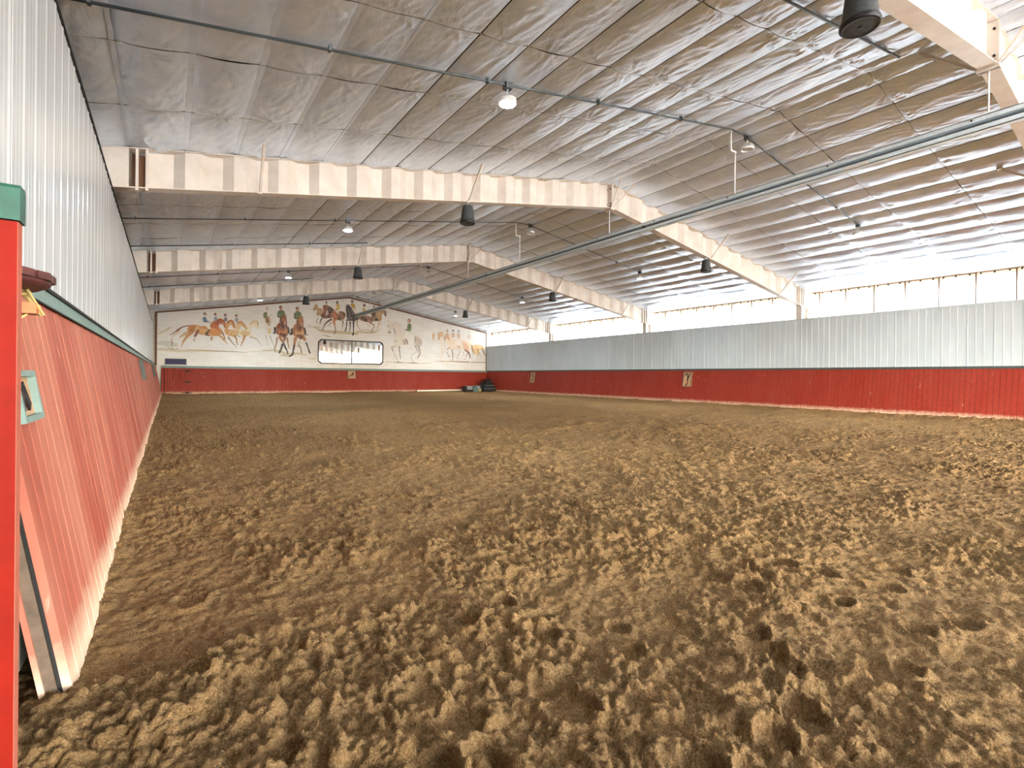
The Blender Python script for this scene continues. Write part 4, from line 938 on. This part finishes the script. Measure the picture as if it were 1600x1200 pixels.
# ================================================================== gate, stand and corner things
ga = empty('gate_leaf', (-.228, 1.267, -.03), 0, 'bright red gate leaf with a dark green cap at the near edge of the arena', 'gate')
MB().box(-.42, -.001, 0, .034, 0, 1.455).ob('leaf_board', M['postred'], ga)
MB().box(-.002, .0, .001, .033, 0, 1.455).ob('edge_strip', M['red_dusty_lit'], ga)
MB().prism([(-.004, 1.457), (-.004, 1.515), (.002, 1.522), (.036, 1.522), (.042, 1.515), (.042, 1.457)], 'x', -.42, .003).ob('cap_board', M['dkgreen'], ga)
sd = empty('round_stand', (-.468, 1.90, -.02), 0, 'round dark brown slatted top on a brass stand behind the red gate leaf', 'stand')
m = MB(); R = .198; zt = 1.445
MB().lathe([(0, zt-.044), (R-.03, zt-.044), (R-.006, zt-.032), (R-.004, zt-.022), (0, zt-.022)], 36).ob('under_disc', M['walnut'], sd, True)
for k in range(14):
    a0, a1 = 2*math.pi*k/14+.03, 2*math.pi*(k+1)/14-.03
    MB().prism([(.03*math.cos((a0+a1)/2), .03*math.sin((a0+a1)/2)), (R*math.cos(a0), R*math.sin(a0)), ((R+.006)*math.cos((a0+a1)/2), (R+.006)*math.sin((a0+a1)/2)), (R*math.cos(a1), R*math.sin(a1))], 'z', zt-.022, zt-.002).ob('slat', M['walnut'], sd)
MB().tube((0, 0, 0), (0, 0, zt-.05), .03, 12).lathe([(.16, 0), (.16, .02), (.04, .05)], 20).ob('pedestal', M['brass'], sd, True)
MB().tube((.13, .02, zt-.046), (.168, .03, zt-.115), .006, 6).tube((.145, .0, zt-.046), (.178, .01, zt-.115), .004, 6).tube((.0, .0, zt-.056), (.15, .02, zt-.056), .007, 6).ob('bracket', M['brass'], sd)
MB().box(.0, .165, -.01, .06, zt-.112, zt-.082).ob('wood_block', M['orange'], sd)
MB().tube((.10, .0, zt-.115), (.118, .01, zt-.135), .004, 6).tube((.118, .01, zt-.135), (.142, .02, zt-.112), .004, 6).ob('hook', M['brass'], sd)

po = empty('ground_pole', (13.75, 31.35, .11), 0, 'white jump pole lying on the dirt along the mural-side kick wall', 'pole')
MB().tube((0, 0, 0), (3.5, .15, 0.03), .055, 12).ob('pole_rail', M['pole'], po, True)
MB().tube((-.02, 0, 0), (0.03, 0, 0), .058, 12).ob('end_cap', M['iron'], po, True)
mb_ = empty('mounting_block', (19.10, 30.9, .02), 0, 'tall black stepped mounting block in the corner beside the mural', 'mounting block')
for z0, z1, a, b in ((0, .22, .62, .45), (.26, .44, .50, .38), (.48, .66, .38, .30), (.70, .88, .24, .22)):
    MB().prism([(-a, z0), (a*.75, z0), (a*.70, z1), (-a*.92, z1)], 'y', -b, b).ob('step', M['black'], mb_)
    MB().box(-a*.95, a*.72, -b-.01, b, z1, z1+.035).ob('tread', M['teal'] if z1 < .5 else M['black'], mb_)
MB().box(-.45, .3, .1, .2, 0, .7).ob('spine', M['black'], mb_)
bx = empty('jump_block', (17.44, 30.9, .02), 0, 'low dark plastic jump block with a grey top face, beside the white pole', 'jump block')
MB().prism([(-.30, 0), (.30, 0), (.26, .22), (.30, .30), (-.26, .30), (-.30, .22)], 'y', -.22, .22).ob('block_body', M['black'], bx)
MB().prism([(-.16, .17), (.26, .17), (.28, .43), (-.16, .43)], 'y', -.24, .2).ob('block_face', M['grey'], bx)
MB().box(-.32, -.18, -.15, .15, .20, .42).ob('end_cup', M['black'], bx)
b2 = empty('jump_block', (18.10, 30.85, .02), 0, 'dull green jump block lying between the low block and the mounting block', 'jump block')
MB().prism([(-.32, 0), (.34, 0), (.30, .30), (.05, .46), (-.24, .40), (-.34, .2)], 'y', -.2, .2).ob('block_body', M['teal'], b2)
MB().prism([(-.05, .2), (.2, .22), (.22, .42), (-.04, .44)], 'y', -.24, -.19).ob('block_face', M['grey'], b2)
MB().box(.1, .3, -.26, -.18, .05, .2).ob('pole_cup', M['brass'], b2)
